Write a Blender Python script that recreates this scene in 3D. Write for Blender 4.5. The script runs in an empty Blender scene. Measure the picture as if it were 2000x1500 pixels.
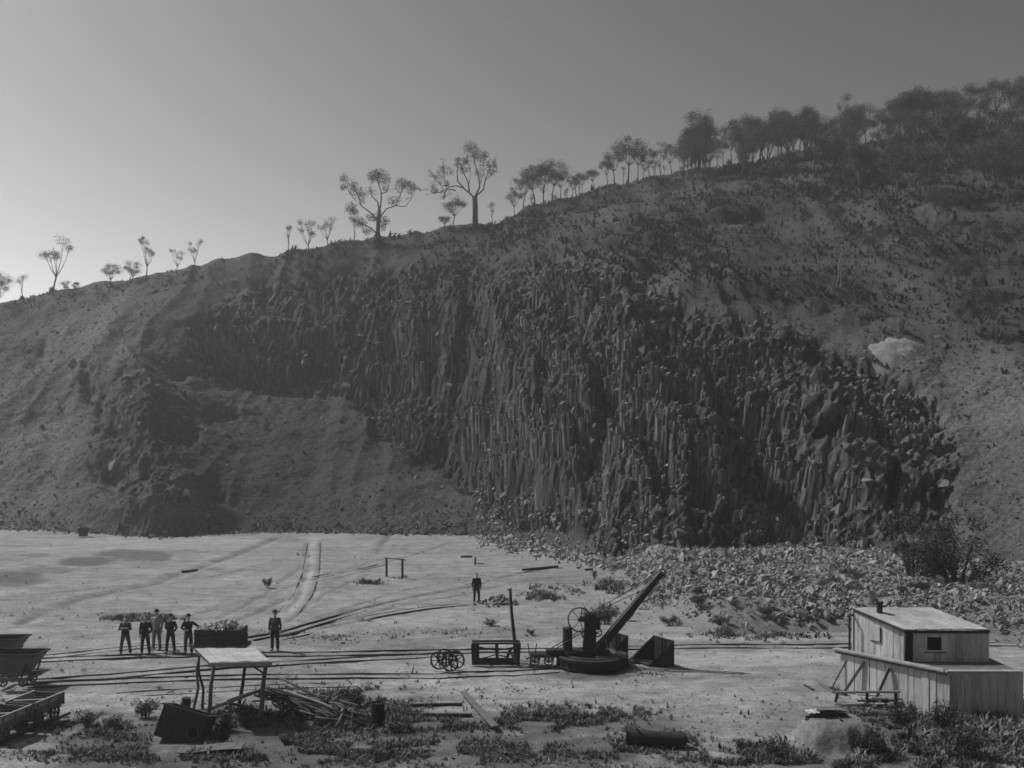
import bpy, bmesh, math, random
import numpy as np
from mathutils import Vector, Matrix, Euler

R = math.radians
scene = bpy.context.scene
C = scene.collection

# ------------------------------------------------------------------ camera, sky, sun, exposure
CAM_H = 9.7            # camera height above the quarry floor
FPX = 2000.0           # focal length in photograph pixels (photo 2000 x 1500)
HOR = 860.0            # row of the horizon in the photograph
cam_d = bpy.data.cameras.new('camera')
cam = bpy.data.objects.new('camera', cam_d); C.objects.link(cam)
cam.location = (0, 0, CAM_H)
cam.rotation_euler = (R(90), 0, 0)
cam_d.sensor_width = 36.0; cam_d.lens = 36.0
cam_d.shift_y = (HOR - 750.0) / 2000.0
cam_d.clip_start = 0.5; cam_d.clip_end = 6000
scene.camera = cam

SUN_EL, SUN_AZ = 48.0, -64.0       # azimuth measured from +Y (away from camera), negative = left
to_sun = Vector((math.sin(R(SUN_AZ)) * math.cos(R(SUN_EL)), math.cos(R(SUN_AZ)) * math.cos(R(SUN_EL)), math.sin(R(SUN_EL))))
w = bpy.data.worlds.new('World'); scene.world = w; w.use_nodes = True
nt = w.node_tree; nt.nodes.clear()
sky = nt.nodes.new('ShaderNodeTexSky'); sky.sky_type = 'NISHITA'; sky.sun_disc = False
sky.sun_elevation = R(SUN_EL); sky.sun_rotation = R(SUN_AZ)
sky.air_density = 1.0; sky.dust_density = 1.0; sky.ozone_density = 1.0; sky.altitude = 300
sep = nt.nodes.new('ShaderNodeSeparateColor')
def wmath(op, v):
    n = nt.nodes.new('ShaderNodeMath'); n.operation = op; n.inputs[1].default_value = v; return n
m1, m2, m3 = wmath('DIVIDE', 6.0), wmath('POWER', 1.95), wmath('MULTIPLY', 6.0)      # contrast of the plate's response to the sky
bg = nt.nodes.new('ShaderNodeBackground'); bg.inputs['Strength'].default_value = 0.14
wo = nt.nodes.new('ShaderNodeOutputWorld')
nt.links.new(sky.outputs[0], sep.inputs[0]); nt.links.new(sep.outputs['Red'], m1.inputs[0])   # black-and-white plate
nt.links.new(m1.outputs[0], m2.inputs[0]); nt.links.new(m2.outputs[0], m3.inputs[0]); nt.links.new(m3.outputs[0], bg.inputs['Color'])
nt.links.new(bg.outputs[0], wo.inputs['Surface'])

sun_d = bpy.data.lights.new('sun', 'SUN'); sun = bpy.data.objects.new('sun', sun_d); C.objects.link(sun)
sun_d.energy = 3.0; sun_d.angle = R(1.5); sun_d.color = (1, 1, 1)
sun.rotation_euler = to_sun.to_track_quat('Z', 'Y').to_euler(); sun.location = (-60, 60, 120)

vs = scene.view_settings
vs.view_transform = 'Standard'; vs.look = 'None'; vs.gamma = 1.0; vs.exposure = 0.45; vs.use_curve_mapping = False
scene.cycles.volume_bounces = 1; scene.cycles.max_bounces = 4; scene.cycles.diffuse_bounces = 2; scene.cycles.glossy_bounces = 1
scene.cycles.filter_width = 1.6

# ------------------------------------------------------------------ helpers
rng = np.random.default_rng(7)
rnd = random.Random(11)

def P(px, py, Y):                       # point at depth Y seen at a photograph position
    return Vector(((px - 1000.0) / FPX * Y, Y, CAM_H - (py - HOR) / FPX * Y))
def G(px, py, z=0.0):                   # point of height z on the floor
    Y = (CAM_H - z) * FPX / (py - HOR)
    return Vector(((px - 1000.0) / FPX * Y, Y, z))

def _hash(ix, iy, iz, seed):
    h = (ix * np.uint32(374761393) + iy * np.uint32(668265263) + iz * np.uint32(2147483589) + np.uint32((seed * 974711 + 17) & 0xffffffff))
    h ^= h >> np.uint32(13); h *= np.uint32(1274126177); h ^= h >> np.uint32(16); h *= np.uint32(2246822519); h ^= h >> np.uint32(15)
    return h.astype(np.float32) * np.float32(1 / 4294967295.0)
def vnoise(x, y, z=None, seed=0):       # value noise in -1..1
    x = np.asarray(x, np.float32); y = np.asarray(y, np.float32)
    def split(v):
        f = np.floor(v); u = v - f; return f.astype(np.int32).view(np.uint32), u * u * (3 - 2 * u)
    x, y = np.atleast_1d(x), np.atleast_1d(y); x, y = np.broadcast_arrays(x, y); x = np.ascontiguousarray(x); y = np.ascontiguousarray(y)
    ix, u = split(x); iy, v = split(y); one = np.uint32(1)
    if z is None:
        iz = np.uint32(0); zs = ((iz, None),)
    else:
        iz, t = split(np.ascontiguousarray(np.broadcast_to(np.asarray(z, np.float32), x.shape))); zs = ((iz, 1 - t), (iz + one, t))
    r = 0
    for izz, wz in zs:
        q = (_hash(ix, iy, izz, seed) * (1 - u) + _hash(ix + one, iy, izz, seed) * u) * (1 - v) + (_hash(ix, iy + one, izz, seed) * (1 - u) + _hash(ix + one, iy + one, izz, seed) * u) * v
        r = r + (q if wz is None else q * wz)
    return r.astype(np.float64) * 2 - 1
def fbm(x, y, z=None, o=4, seed=0):
    a, s, n = 1.0, 0.0, 0.0
    for k in range(o):
        f = 2.03 ** k
        s = s + a * vnoise(x * f, y * f, None if z is None else z * f, seed + k * 7); n += a; a *= 0.5
    return s / n
def sstep(a, b, x):
    t = np.clip((x - a) / (b - a), 0, 1); return t * t * (3 - 2 * t)
def in_poly(px, py, poly):
    px = np.asarray(px); py = np.asarray(py); ins = np.zeros(px.shape, bool); n = len(poly)
    for i in range(n):
        x0, y0 = poly[i]; x1, y1 = poly[(i + 1) % n]
        if y0 == y1: continue
        c = ((y0 > py) != (y1 > py)) & (px < (x1 - x0) * (py - y0) / (y1 - y0) + x0)
        ins ^= c
    return ins
def seg_dist(X, Y, pts):
    d = np.full(X.shape, 1e9)
    for (a, b) in zip(pts[:-1], pts[1:]):
        ax, ay, bx, by = a[0], a[1], b[0], b[1]
        vx, vy = bx - ax, by - ay; L = vx * vx + vy * vy + 1e-9
        t = np.clip(((X - ax) * vx + (Y - ay) * vy) / L, 0, 1)
        d = np.minimum(d, np.hypot(X - ax - t * vx, Y - ay - t * vy))
    return d

def fast_mesh(name, V, F, attrs=None, fattrs=None, smooth=False):
    me = bpy.data.meshes.new(name)
    V = np.ascontiguousarray(V, dtype=np.float32); F = np.ascontiguousarray(F, dtype=np.int32)
    n = F.shape[1]
    me.vertices.add(len(V)); me.vertices.foreach_set('co', V.ravel())
    me.loops.add(F.size); me.loops.foreach_set('vertex_index', F.ravel())
    me.polygons.add(len(F)); me.polygons.foreach_set('loop_start', np.arange(0, F.size, n, dtype=np.int32))
    try: me.polygons.foreach_set('loop_total', np.full(len(F), n, dtype=np.int32))
    except Exception: pass
    me.polygons.foreach_set('use_smooth', np.full(len(F), bool(smooth)))
    for k, a in (attrs or {}).items():
        at = me.attributes.new(k, 'FLOAT', 'POINT'); at.data.foreach_set('value', np.ascontiguousarray(a, dtype=np.float32))
    me.update(calc_edges=True); me.validate()
    return me
def add(name, me, mat, parent=None):
    o = bpy.data.objects.new(name, me); C.objects.link(o)
    if mat is not None and len(me.materials) == 0: me.materials.append(mat)
    if parent is not None: o.parent = parent
    return o
def tag(o, label=None, cat=None, group=None, kind=None):
    if label: o['label'] = label
    if cat: o['category'] = cat
    if group: o['group'] = group
    if kind: o['kind'] = kind
    return o
def thing(name, label, cat, loc=(0, 0, 0), rz=0.0, group=None):
    o = bpy.data.objects.new(name, None); C.objects.link(o)
    o.location = loc; o.rotation_euler = (0, 0, rz); o.empty_display_size = 0.2
    return tag(o, label, cat, group)
def copy_tree(o, parent=None):
    c = o.copy(); C.objects.link(c)
    if parent is not None: c.parent = parent
    for ch in list(o.children): copy_tree(ch, c)
    return c

class MB:
    def __init__(s): s.v = []; s.f = []
    def poly(s, vs_, fs_):
        b = len(s.v); s.v += [tuple(q) for q in vs_]; s.f += [tuple(i + b for i in f) for f in fs_]; return s
    def box(s, c, size, rot=None):
        x, y, z = (k / 2 for k in size); c = Vector(c)
        pts = [Vector((i * x, j * y, k * z)) for k in (-1, 1) for j in (-1, 1) for i in (-1, 1)]
        if rot is not None: pts = [rot @ q for q in pts]
        return s.poly([q + c for q in pts], [(0, 2, 3, 1), (4, 5, 7, 6), (0, 1, 5, 4), (2, 6, 7, 3), (0, 4, 6, 2), (1, 3, 7, 5)])
    def beam(s, a, b, w_, h_, up=(0, 0, 1), w1=None, h1=None):
        a = Vector(a); b = Vector(b); d = (b - a).normalized(); up = Vector(up)
        if abs(d.dot(up)) > 0.98: up = Vector((0, 1, 0))
        x = d.cross(up).normalized(); y = x.cross(d).normalized(); pts = []
        for q, ww, hh in ((a, w_, h_), (b, w1 or w_, h1 or h_)):
            for j in (-1, 1):
                for i in (-1, 1): pts.append(q + x * (i * ww / 2) + y * (j * hh / 2))
        return s.poly(pts, [(0, 1, 3, 2), (4, 6, 7, 5), (0, 4, 5, 1), (2, 3, 7, 6), (0, 2, 6, 4), (1, 5, 7, 3)])
    def tube(s, pts, rad, n=8, ref=(1, 0, 0), cap=True):
        pts = [Vector(q) for q in pts]; m = len(pts); b = len(s.v)
        if not isinstance(rad, (list, tuple)): rad = [rad] * m
        x = None
        for i, q in enumerate(pts):
            d = (pts[min(i + 1, m - 1)] - pts[max(i - 1, 0)])
            d = d.normalized() if d.length > 1e-9 else Vector((0, 0, 1))
            x = Vector(ref) if x is None else x
            x = x - d * x.dot(d)
            if x.length < 1e-3: x = d.orthogonal()
            x.normalize(); y = d.cross(x)
            r = rad[i]; ra, rb = r if isinstance(r, (list, tuple)) else (r, r)
            for k in range(n):
                a = 2 * math.pi * k / n
                s.v.append(tuple(q + x * (ra * math.cos(a)) + y * (rb * math.sin(a))))
        for i in range(m - 1):
            for k in range(n):
                k2 = (k + 1) % n
                s.f.append((b + i * n + k, b + i * n + k2, b + (i + 1) * n + k2, b + (i + 1) * n + k))
        if cap:
            s.f.append(tuple(b + k for k in range(n))[::-1]); s.f.append(tuple(b + (m - 1) * n + k for k in range(n)))
        return s
    def lathe(s, prof, c=(0, 0, 0), n=24, axis='Z'):          # prof: (r, h)
        b = len(s.v); c = Vector(c)
        for (r, h) in prof:
            for k in range(n):
                a = 2 * math.pi * k / n; u, v = r * math.cos(a), r * math.sin(a)
                q = {'Z': (u, v, h), 'Y': (u, h, v), 'X': (h, u, v)}[axis]
                s.v.append(tuple(Vector(q) + c))
        for i in range(len(prof) - 1):
            for k in range(n):
                k2 = (k + 1) % n; s.f.append((b + i * n + k, b + i * n + k2, b + (i + 1) * n + k2, b + (i + 1) * n + k))
        return s
    def ball(s, c, r, n=10, m=7):
        rx, ry, rz = r if isinstance(r, (list, tuple)) else (r, r, r); c = Vector(c); b = len(s.v)
        for i in range(m + 1):
            t = math.pi * (i + 0.02 * (i == 0) - 0.02 * (i == m)) / m
            for k in range(n):
                a = 2 * math.pi * k / n
                s.v.append((c.x + rx * math.sin(t) * math.cos(a), c.y + ry * math.sin(t) * math.sin(a), c.z + rz * math.cos(t)))
        for i in range(m):
            for k in range(n):
                k2 = (k + 1) % n; s.f.append((b + i * n + k, b + (i + 1) * n + k, b + (i + 1) * n + k2, b + i * n + k2))
        s.f.append(tuple(b + k for k in range(n))); s.f.append(tuple(b + m * n + k for k in range(n))[::-1])
        return s
    def prism(s, poly, ext):                                    # planar polygon pushed along ext
        n = len(poly); e = Vector(ext); p = [Vector(q) for q in poly]
        fs_ = [tuple(range(n))[::-1], tuple(range(n, 2 * n))] + [(i, (i + 1) % n, n + (i + 1) % n, n + i) for i in range(n)]
        return s.poly(p + [q + e for q in p], fs_)
    def mesh(s, name, smooth=False, fix=True):
        me = bpy.data.meshes.new(name); me.from_pydata(s.v, [], s.f)
        if fix:
            bm = bmesh.new(); bm.from_mesh(me); bmesh.ops.recalc_face_normals(bm, faces=bm.faces); bm.to_mesh(me); bm.free()
        if smooth: me.polygons.foreach_set('use_smooth', [True] * len(me.polygons))
        return me
    def build(s, name, mat, parent=None, smooth=False, bevel=0.0):
        me = s.mesh(name, smooth)
        if bevel > 0:
            bm = bmesh.new(); bm.from_mesh(me)
            bmesh.ops.bevel(bm, geom=list(bm.edges), offset=bevel, segments=1, affect='EDGES', clamp_overlap=True); bm.to_mesh(me); bm.free()
        return add(name, me, mat, parent)

def arrs(me):
    me.calc_loop_triangles()
    V = np.empty(len(me.vertices) * 3, np.float32); me.vertices.foreach_get('co', V)
    F = np.empty(len(me.loop_triangles) * 3, np.int32); me.loop_triangles.foreach_get('vertices', F)
    return V.reshape(-1, 3), F.reshape(-1, 3)
def rand_rot(n, tilt=None):
    q = rng.normal(size=(n, 4))
    if tilt is not None:
        q[:, 0] = 1; q[:, 1:3] *= tilt; a = rng.uniform(0, 2 * np.pi, n)
        q[:, 3] = np.tan(a / 2.0000001)
    q /= np.linalg.norm(q, axis=1)[:, None]; w_, x, y, z = q.T
    return np.stack([1 - 2 * (y * y + z * z), 2 * (x * y - w_ * z), 2 * (x * z + w_ * y), 2 * (x * y + w_ * z), 1 - 2 * (x * x + z * z),
                     2 * (y * z - w_ * x), 2 * (x * z - w_ * y), 2 * (y * z + w_ * x), 1 - 2 * (x * x + y * y)], 1).reshape(-1, 3, 3)
def scatter(name, protos, pos, scl, rot, mat, parent=None, tone=None):
    Vs, Fs, Ts, off = [], [], [], 0
    which = rng.integers(0, len(protos), len(pos))
    for k, (pv, pf) in enumerate(protos):
        m = which == k
        if not m.any(): continue
        p = pos[m]; s_ = scl[m]; r = rot[m]
        V = np.einsum('nij,nvj->nvi', r, pv[None] * s_[:, None, :]) + p[:, None, :]
        F = pf[None] + (np.arange(len(p)) * len(pv))[:, None, None] + off
        Vs.append(V.reshape(-1, 3)); Fs.append(F.reshape(-1, 3)); off += V.shape[0] * V.shape[1]
        t = rng.uniform(0, 1, len(p)) if tone is None else tone[m]
        Ts.append(np.repeat(t, len(pv)))
    me = fast_mesh(name, np.concatenate(Vs), np.concatenate(Fs), {'tone': np.concatenate(Ts)})
    return add(name, me, mat, parent)
def rock_proto(seed, n=11, flat=0.75):
    r_ = np.random.default_rng(seed); p = r_.normal(size=(n, 3)); p /= np.linalg.norm(p, axis=1)[:, None]
    p *= r_.uniform(0.75, 1.1, (n, 1)); p[:, 2] *= flat; p[:, 0] *= 1.15
    bm = bmesh.new(); vs_ = [bm.verts.new(tuple(q)) for q in p]; bmesh.ops.convex_hull(bm, input=vs_)
    for v in [v for v in bm.verts if not v.link_faces]: bm.verts.remove(v)
    me = bpy.data.meshes.new('rock'); bm.to_mesh(me); bm.free(); return me
ROCKM = [rock_proto(100 + i, 9 + i % 4, 0.65 + 0.07 * (i % 4)) for i in range(8)]
ROCKS = [arrs(m) for m in ROCKM]
GRIT = [arrs(rock_proto(150 + i, 6, 0.7)) for i in range(8)]            # cheap stones for the smallest sizes

# ------------------------------------------------------------------ materials (all neutral greys: the plate is black and white)
def mat(name, v, var=0.35, scale=4.0, rough=0.9, bump=0.3, fine=40.0, metal=0.0, stretch=(1, 1, 1), tone=None, coord='Object', spec=0.3):
    m = bpy.data.materials.new(name); m.use_nodes = True; t = m.node_tree; N = t.nodes; L = t.links
    b = N['Principled BSDF']; b.inputs['Roughness'].default_value = rough; b.inputs['Metallic'].default_value = metal
    b.inputs['Specular IOR Level'].default_value = spec
    tc = N.new('ShaderNodeTexCoord'); mp = N.new('ShaderNodeMapping'); mp.inputs['Scale'].default_value = stretch
    if coord == 'World':
        ge = N.new('ShaderNodeNewGeometry'); L.new(ge.outputs['Position'], mp.inputs[0])
    else: L.new(tc.outputs[coord], mp.inputs[0])
    n1 = N.new('ShaderNodeTexNoise'); n1.inputs['Scale'].default_value = scale; n1.inputs['Detail'].default_value = 4; n1.inputs['Roughness'].default_value = 0.6
    n2 = N.new('ShaderNodeTexNoise'); n2.inputs['Scale'].default_value = fine; n2.inputs['Detail'].default_value = 3
    L.new(mp.outputs[0], n1.inputs[0]); L.new(mp.outputs[0], n2.inputs[0])
    mx = N.new('ShaderNodeMath'); mx.operation = 'ADD'; L.new(n1.outputs[0], mx.inputs[0]); L.new(n2.outputs[0], mx.inputs[1])
    mr = N.new('ShaderNodeMapRange'); mr.inputs['From Min'].default_value = 0.65; mr.inputs['From Max'].default_value = 1.35
    mr.inputs['To Min'].default_value = v * (1 - var); mr.inputs['To Max'].default_value = v * (1 + var); L.new(mx.outputs[0], mr.inputs[0])
    out = mr.outputs[0]
    if tone:
        at = N.new('ShaderNodeAttribute'); at.attribute_name = 'tone'
        m2 = N.new('ShaderNodeMapRange'); m2.inputs['To Min'].default_value = tone[0]; m2.inputs['To Max'].default_value = tone[1]
        L.new(at.outputs['Fac'], m2.inputs[0])
        mm = N.new('ShaderNodeMath'); mm.operation = 'MULTIPLY'; L.new(out, mm.inputs[0]); L.new(m2.outputs[0], mm.inputs[1]); out = mm.outputs[0]
    cc = N.new('ShaderNodeCombineColor')
    for k in range(3): L.new(out, cc.inputs[k])
    L.new(cc.outputs[0], b.inputs['Base Color'])
    if bump:
        bp = N.new('ShaderNodeBump'); bp.inputs['Strength'].default_value = bump; bp.inputs['Distance'].default_value = 0.05
        L.new(mx.outputs[0], bp.inputs['Height']); L.new(bp.outputs[0], b.inputs['Normal'])
    return m
M = {}
M['rock'] = mat('rock', 0.078, 0.97, 1.6, 0.95, 0.8, 7.0, tone=(0.2, 1.95), coord='World', stretch=(1, 1, 0.1))
M['talus'] = mat('talus', 0.095, 0.4, 0.8, 0.95, 0.3, 8.0, tone=(0.6, 1.5), coord='World')
M['rubble'] = mat('rubble', 0.2, 0.4, 1.2, 0.95, 0.3, 10.0, tone=(0.55, 1.5), coord='World')
M['stone_pale'] = mat('stone_pale', 0.44, 0.4, 3.0, 0.95, 0.3, 20.0)
M['iron'] = mat('iron', 0.014, 0.5, 3.0, 0.65, 0.2, 30.0)
M['tank'] = mat('tank', 0.032, 0.5, 2.0, 0.75, 0.3, 20.0)
M['iron_light'] = mat('iron_light', 0.06, 0.4, 3.0, 0.6, 0.2, 30.0)
M['rail'] = mat('rail', 0.025, 0.5, 2.0, 0.6, 0.1, 30.0)
M['wood'] = mat('wood', 0.11, 0.4, 3.0, 0.9, 0.4, 20.0, stretch=(1, 1, 0.25))
M['wood_dark'] = mat('wood_dark', 0.028, 0.5, 3.0, 0.9, 0.4, 20.0)
M['wood_pale'] = mat('wood_pale', 0.26, 0.35, 3.0, 0.9, 0.4, 20.0)
M['board_b'] = mat('board_b', 0.29, 0.4, 2.0, 0.9, 0.3, 20.0, stretch=(1, 1, 0.12))
M['board_c'] = mat('board_c', 0.42, 0.35, 2.0, 0.9, 0.3, 20.0, stretch=(1, 1, 0.12))
M['board'] = mat('board', 0.36, 0.35, 2.0, 0.9, 0.3, 20.0, stretch=(1, 1, 0.12))
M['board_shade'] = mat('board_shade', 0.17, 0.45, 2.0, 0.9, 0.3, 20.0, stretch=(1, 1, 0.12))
M['sheet'] = mat('sheet', 0.36, 0.5, 1.5, 0.6, 0.1, 20.0, metal=0.1)
M['leaf'] = mat('leaf', 0.035, 0.5, 0.7, 0.8, 0.0, 5.0, coord='World')
M['leaf_gum'] = mat('leaf_gum', 0.065, 0.4, 0.7, 0.8, 0.0, 5.0, coord='World')
M['bark'] = mat('bark', 0.085, 0.4, 3.0, 0.95, 0.3, 15.0)
M['bark_pale'] = mat('bark_pale', 0.2, 0.4, 2.0, 0.95, 0.3, 15.0)
M['grass'] = mat('grass', 0.085, 0.6, 0.5, 0.9, 0.0, 6.0, tone=(0.35, 2.4), coord='World')
M['scrub'] = mat('scrub', 0.055, 0.4, 0.2, 0.9, 0.0, 3.0, tone=(0.75, 1.3), coord='World')
M['skin'] = mat('skin', 0.36, 0.1, 5.0, 0.6, 0.0)
M['cloth_dark'] = mat('cloth_dark', 0.012, 0.3, 8.0, 0.95, 0.2, 60.0)
M['cloth_mid'] = mat('cloth_mid', 0.055, 0.3, 8.0, 0.95, 0.2, 60.0)
M['cloth_pale'] = mat('cloth_pale', 0.3, 0.15, 8.0, 0.95, 0.2, 60.0)
M['cloth_grey'] = mat('cloth_grey', 0.13, 0.2, 8.0, 0.95, 0.2, 60.0)
M['felt'] = mat('felt', 0.015, 0.3, 8.0, 0.95, 0.1, 60.0)
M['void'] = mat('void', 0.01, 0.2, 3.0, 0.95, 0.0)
# ------------------------------------------------------------------ the hill: a height field given by profiles along bearings
PXK = [-900, -300, 0, 200, 300, 450, 600, 750, 900, 1000, 1100, 1200, 1300, 1450, 1600, 1750, 1900, 2100, 2900]
PROF = {  # (row, depth) at base, lower face, upper face, brow, ridge
 -900: [(1030, 120), (920, 130), (830, 138), (770, 148), (740, 165)],
 -300: [(1033, 113), (900, 122), (790, 130), (715, 138), (665, 152)],
 0:    [(1032, 113), (880, 123), (760, 131), (660, 139), (592, 152)],
 200:  [(1040, 108), (870, 119), (740, 129), (640, 138), (552, 152)],
 300:  [(1045, 101), (880, 112), (740, 125), (620, 135), (536, 150)],
 450:  [(1040, 108), (880, 122), (765, 131), (640, 137), (506, 150)],
 600:  [(1036, 110), (880, 124), (768, 133), (620, 137), (488, 150)],
 750:  [(1040, 107), (880, 120), (785, 127), (600, 133), (468, 152)],
 900:  [(1040, 107), (930, 115), (780, 120), (590, 127), (444, 156)],
 1000: [(1052, 101), (930, 105), (760, 109), (560, 118), (420, 160)],
 1100: [(1070, 92), (930, 96), (740, 101), (520, 113), (392, 164)],
 1200: [(1090, 84), (930, 89), (740, 94), (530, 107), (363, 168)],
 1300: [(1102, 80), (930, 85), (740, 90), (580, 103), (340, 172)],
 1450: [(1106, 79), (940, 84), (760, 89), (630, 99), (318, 176)],
 1600: [(1106, 78), (950, 83), (790, 88), (665, 97), (295, 180)],
 1750: [(1106, 75), (965, 81), (805, 86), (690, 94), (268, 184)],
 1900: [(1112, 70), (990, 77), (830, 83), (705, 91), (245, 188)],
 2100: [(1125, 64), (1010, 71), (850, 78), (725, 87), (215, 190)],
 2900: [(1150, 56), (1050, 62), (900, 70), (780, 80), (140, 195)],
}
_px = np.arange(-900, 2901, 10.0); NK = 5
_TY = np.zeros((NK + 2, len(_px))); _TZ = np.zeros((NK + 2, len(_px)))
_ker = np.exp(-0.5 * (np.arange(-12, 13) / 4.0) ** 2); _ker /= _ker.sum()
def _sm(a): return np.convolve(np.pad(a, 12, mode='edge'), _ker, mode='valid')
for k in range(NK):
    yy = np.interp(_px, PXK, [PROF[p][k][1] for p in PXK]); rr = np.interp(_px, PXK, [PROF[p][k][0] for p in PXK])
    yy = _sm(yy); rr = _sm(rr)
    if k == NK - 1:   # ridge keeps its small notch
        rr += -9 * np.exp(-((_px - 490) / 22) ** 2) + 4 * np.exp(-((_px - 530) / 14) ** 2) + 2.5 * vnoise(_px / 45, _px * 0 + 3.3, seed=5)
    _TY[k + 1] = yy; _TZ[k + 1] = CAM_H - (rr - HOR) / FPX * yy if k else 0.0
_TY[0] = _TY[1] - 7; _TZ[0] = -0.7
_TY[-1] = _TY[-2] + 90; _TZ[-1] = _TZ[-2] - 14
def profile(px):
    return np.stack([np.interp(px, _px, t) for t in _TY]), np.stack([np.interp(px, _px, t) for t in _TZ])
def h0(X, Y):
    px = 1000 + FPX * X / Y; ky, kz = profile(px); z = kz[0].copy()
    for k in range(NK + 1):
        t = np.clip((Y - ky[k]) / (ky[k + 1] - ky[k]), 0, 1); z = z + (kz[k + 1] - kz[k]) * t
    return z
def to_px(X, Y, Z): return 1000 + FPX * X / Y, HOR + FPX * (CAM_H - Z) / Y

ROCK_POLY = [(470, 560), (700, 525), (900, 520), (1080, 495), (1200, 515), (1350, 595), (1500, 640), (1700, 715), (1840, 790), (1880, 900),
             (1850, 985), (1720, 1060), (1600, 1115), (1300, 1115), (1225, 1090), (1110, 1040), (1000, 1035), (930, 955), (860, 895),
             (745, 865), (735, 785), (650, 775), (500, 772), (400, 730), (330, 690)]
STRONG_POLY = [(760, 560), (1000, 520), (1200, 540), (1330, 640), (1500, 700), (1650, 770), (1760, 830), (1790, 985), (1660, 1075), (1300, 1115),
               (1225, 1090), (1000, 1035), (860, 895), (760, 850), (720, 700)]
_mx, _my = np.meshgrid(np.arange(-200, 2301, 10.0), np.arange(300, 1301, 10.0))
def soft(poly, sig):
    m_ = in_poly(_mx, _my, poly).astype(float); k_ = np.exp(-0.5 * (np.arange(-12, 13) * 10.0 / sig) ** 2); k_ /= k_.sum()
    m_ = np.apply_along_axis(lambda r: np.convolve(np.pad(r, 12, mode='edge'), k_, mode='valid'), 0, m_)
    m_ = np.apply_along_axis(lambda r: np.convolve(np.pad(r, 12, mode='edge'), k_, mode='valid'), 1, m_)
    def f(px, py):
        u = np.clip((np.asarray(px) + 200) / 10, 0, m_.shape[1] - 1.001); v = np.clip((np.asarray(py) - 300) / 10, 0, m_.shape[0] - 1.001)
        i, j = v.astype(int), u.astype(int); a, b = v - i, u - j
        return (m_[i, j] * (1 - b) + m_[i, j + 1] * b) * (1 - a) + (m_[i + 1, j] * (1 - b) + m_[i + 1, j + 1] * b) * a
    return f
soft_rock, soft_strong = soft(ROCK_POLY, 34), soft(STRONG_POLY, 62)
CREST = [(560, 150), (640, 195), (690, 255), (760, 306), (830, 292), (890, 322), (950, 382), (1005, 438), (1040, 460)]   # (row, column) of the spur's edge
def relief(px, py, X, Z):
    """metres pushed out of the hill (towards the quarry) : spur, pits, gullies"""
    cx = np.interp(py, [c[0] for c in CREST], [c[1] for c in CREST]); s = px - cx + 10 * vnoise(px / 30, py / 30, seed=21)
    A = 3.0 * sstep(620, 760, py) * (1 - 0.75 * sstep(960, 1040, py))
    d = A * np.where(s < 0, np.exp(s / 120.0), np.exp(-s / 26.0))
    px = px + 22 * fbm(px / 34, py / 34, None, 4, 22); py = py + 20 * fbm(px / 30, py / 30, None, 4, 23)
    for (hx, hy, rx, ry, a) in ((332, 712, 40, 22, 2.0), (352, 852, 38, 20, 2.0), (412, 975, 26, 18, 1.4), (428, 815, 34, 11, 2.0),
                                (222, 940, 30, 26, 2.2), (235, 848, 24, 30, 2.2), (180, 760, 12, 40, 1.6), (205, 800, 10, 40, 1.2), (70, 700, 30, 25, 1.2), (100, 820, 50, 30, 0.8), (470, 740, 45, 22, 1.5)):
        d = d - a * np.exp(-(((px - hx) / rx) ** 2 + ((py - hy) / ry) ** 2) ** 1.3)
    d = d + 2.2 * np.exp(-(((px - 290) / 60) ** 2 + ((py - 1010) / 26) ** 2))
    return d
def terrace(Z, X, Y, strong):
    warp = 7 * vnoise(X / 13, Y / 13, seed=31) + 3 * vnoise(X / 5, Y / 5, seed=32); step = 6.0
    q = (Z + warp) / step; f = np.floor(q); r = q - f
    r2 = np.where(r < 0.55, r * 0.22, 0.121 + (r - 0.55) / 0.45 * 0.879)
    zt = step * (f + r2) - warp
    return Z + (zt - Z) * strong

def buttress(X, Z):            # vertical ribs and recesses of the quarried face, metres towards the camera
    w_ = X + 0.18 * Z
    return 3.4 * vnoise(w_ / 7.5, Z / 26, seed=35) + 1.7 * vnoise(w_ / 2.7, Z / 12 + 9, seed=36) + 0.5 * vnoise(w_ / 1.1, Z / 6, seed=37)
HOLES = [(1185, 760, 30, 85, 5), (1290, 905, 22, 55, 4), (1372, 945, 26, 48, 4), (1335, 742, 38, 30, 3.5), (1640, 838, 45, 22, 4), (1560, 975, 26, 40, 2.6), (1010, 985, 40, 45, 3.5), (1075, 1010, 25, 40, 3), (845, 690, 22, 55, 3), (905, 705, 18, 50, 3),
         (1165, 880, 20, 50, 4), (1740, 950, 16, 40, 3), (1250, 1040, 40, 30, 3.5), (1450, 720, 60, 14, 2.5), (1430, 1000, 20, 35, 2.2), (960, 800, 16, 60, 2.5), (1060, 760, 14, 60, 2.5), (700, 640, 20, 50, 2), (640, 690, 25, 40, 1.5)]
def holes(px, py):             # recesses where rock has been taken out
    d = 0
    for (a, b_, rx, ry, dep) in HOLES: d = d + dep * np.exp(-(((px - a) / rx) ** 2 + ((py - b_) / ry) ** 2) ** 2)
    return d
NU, NV = 980, 370
u_px = np.concatenate([np.linspace(-900, -120, 60)[:-1], np.linspace(-120, 2120, NU - 120), np.linspace(2120, 2900, 62)[1:]])
NU = len(u_px)
ky, kz = profile(u_px)
tY = np.zeros((NV, NU)); 
dens = np.array([0.05, 0.30, 0.26, 0.21, 0.14, 0.04])          # share of the rows in each stretch of the profile
vv = np.linspace(0, 1, NV); cum = np.concatenate([[0], np.cumsum(dens)]); cum /= cum[-1]
for j in range(NU): tY[:, j] = np.interp(vv, cum, ky[:, j])
tX = (u_px[None, :] - 1000) / FPX * tY
tZ = h0(tX, tY)
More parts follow.
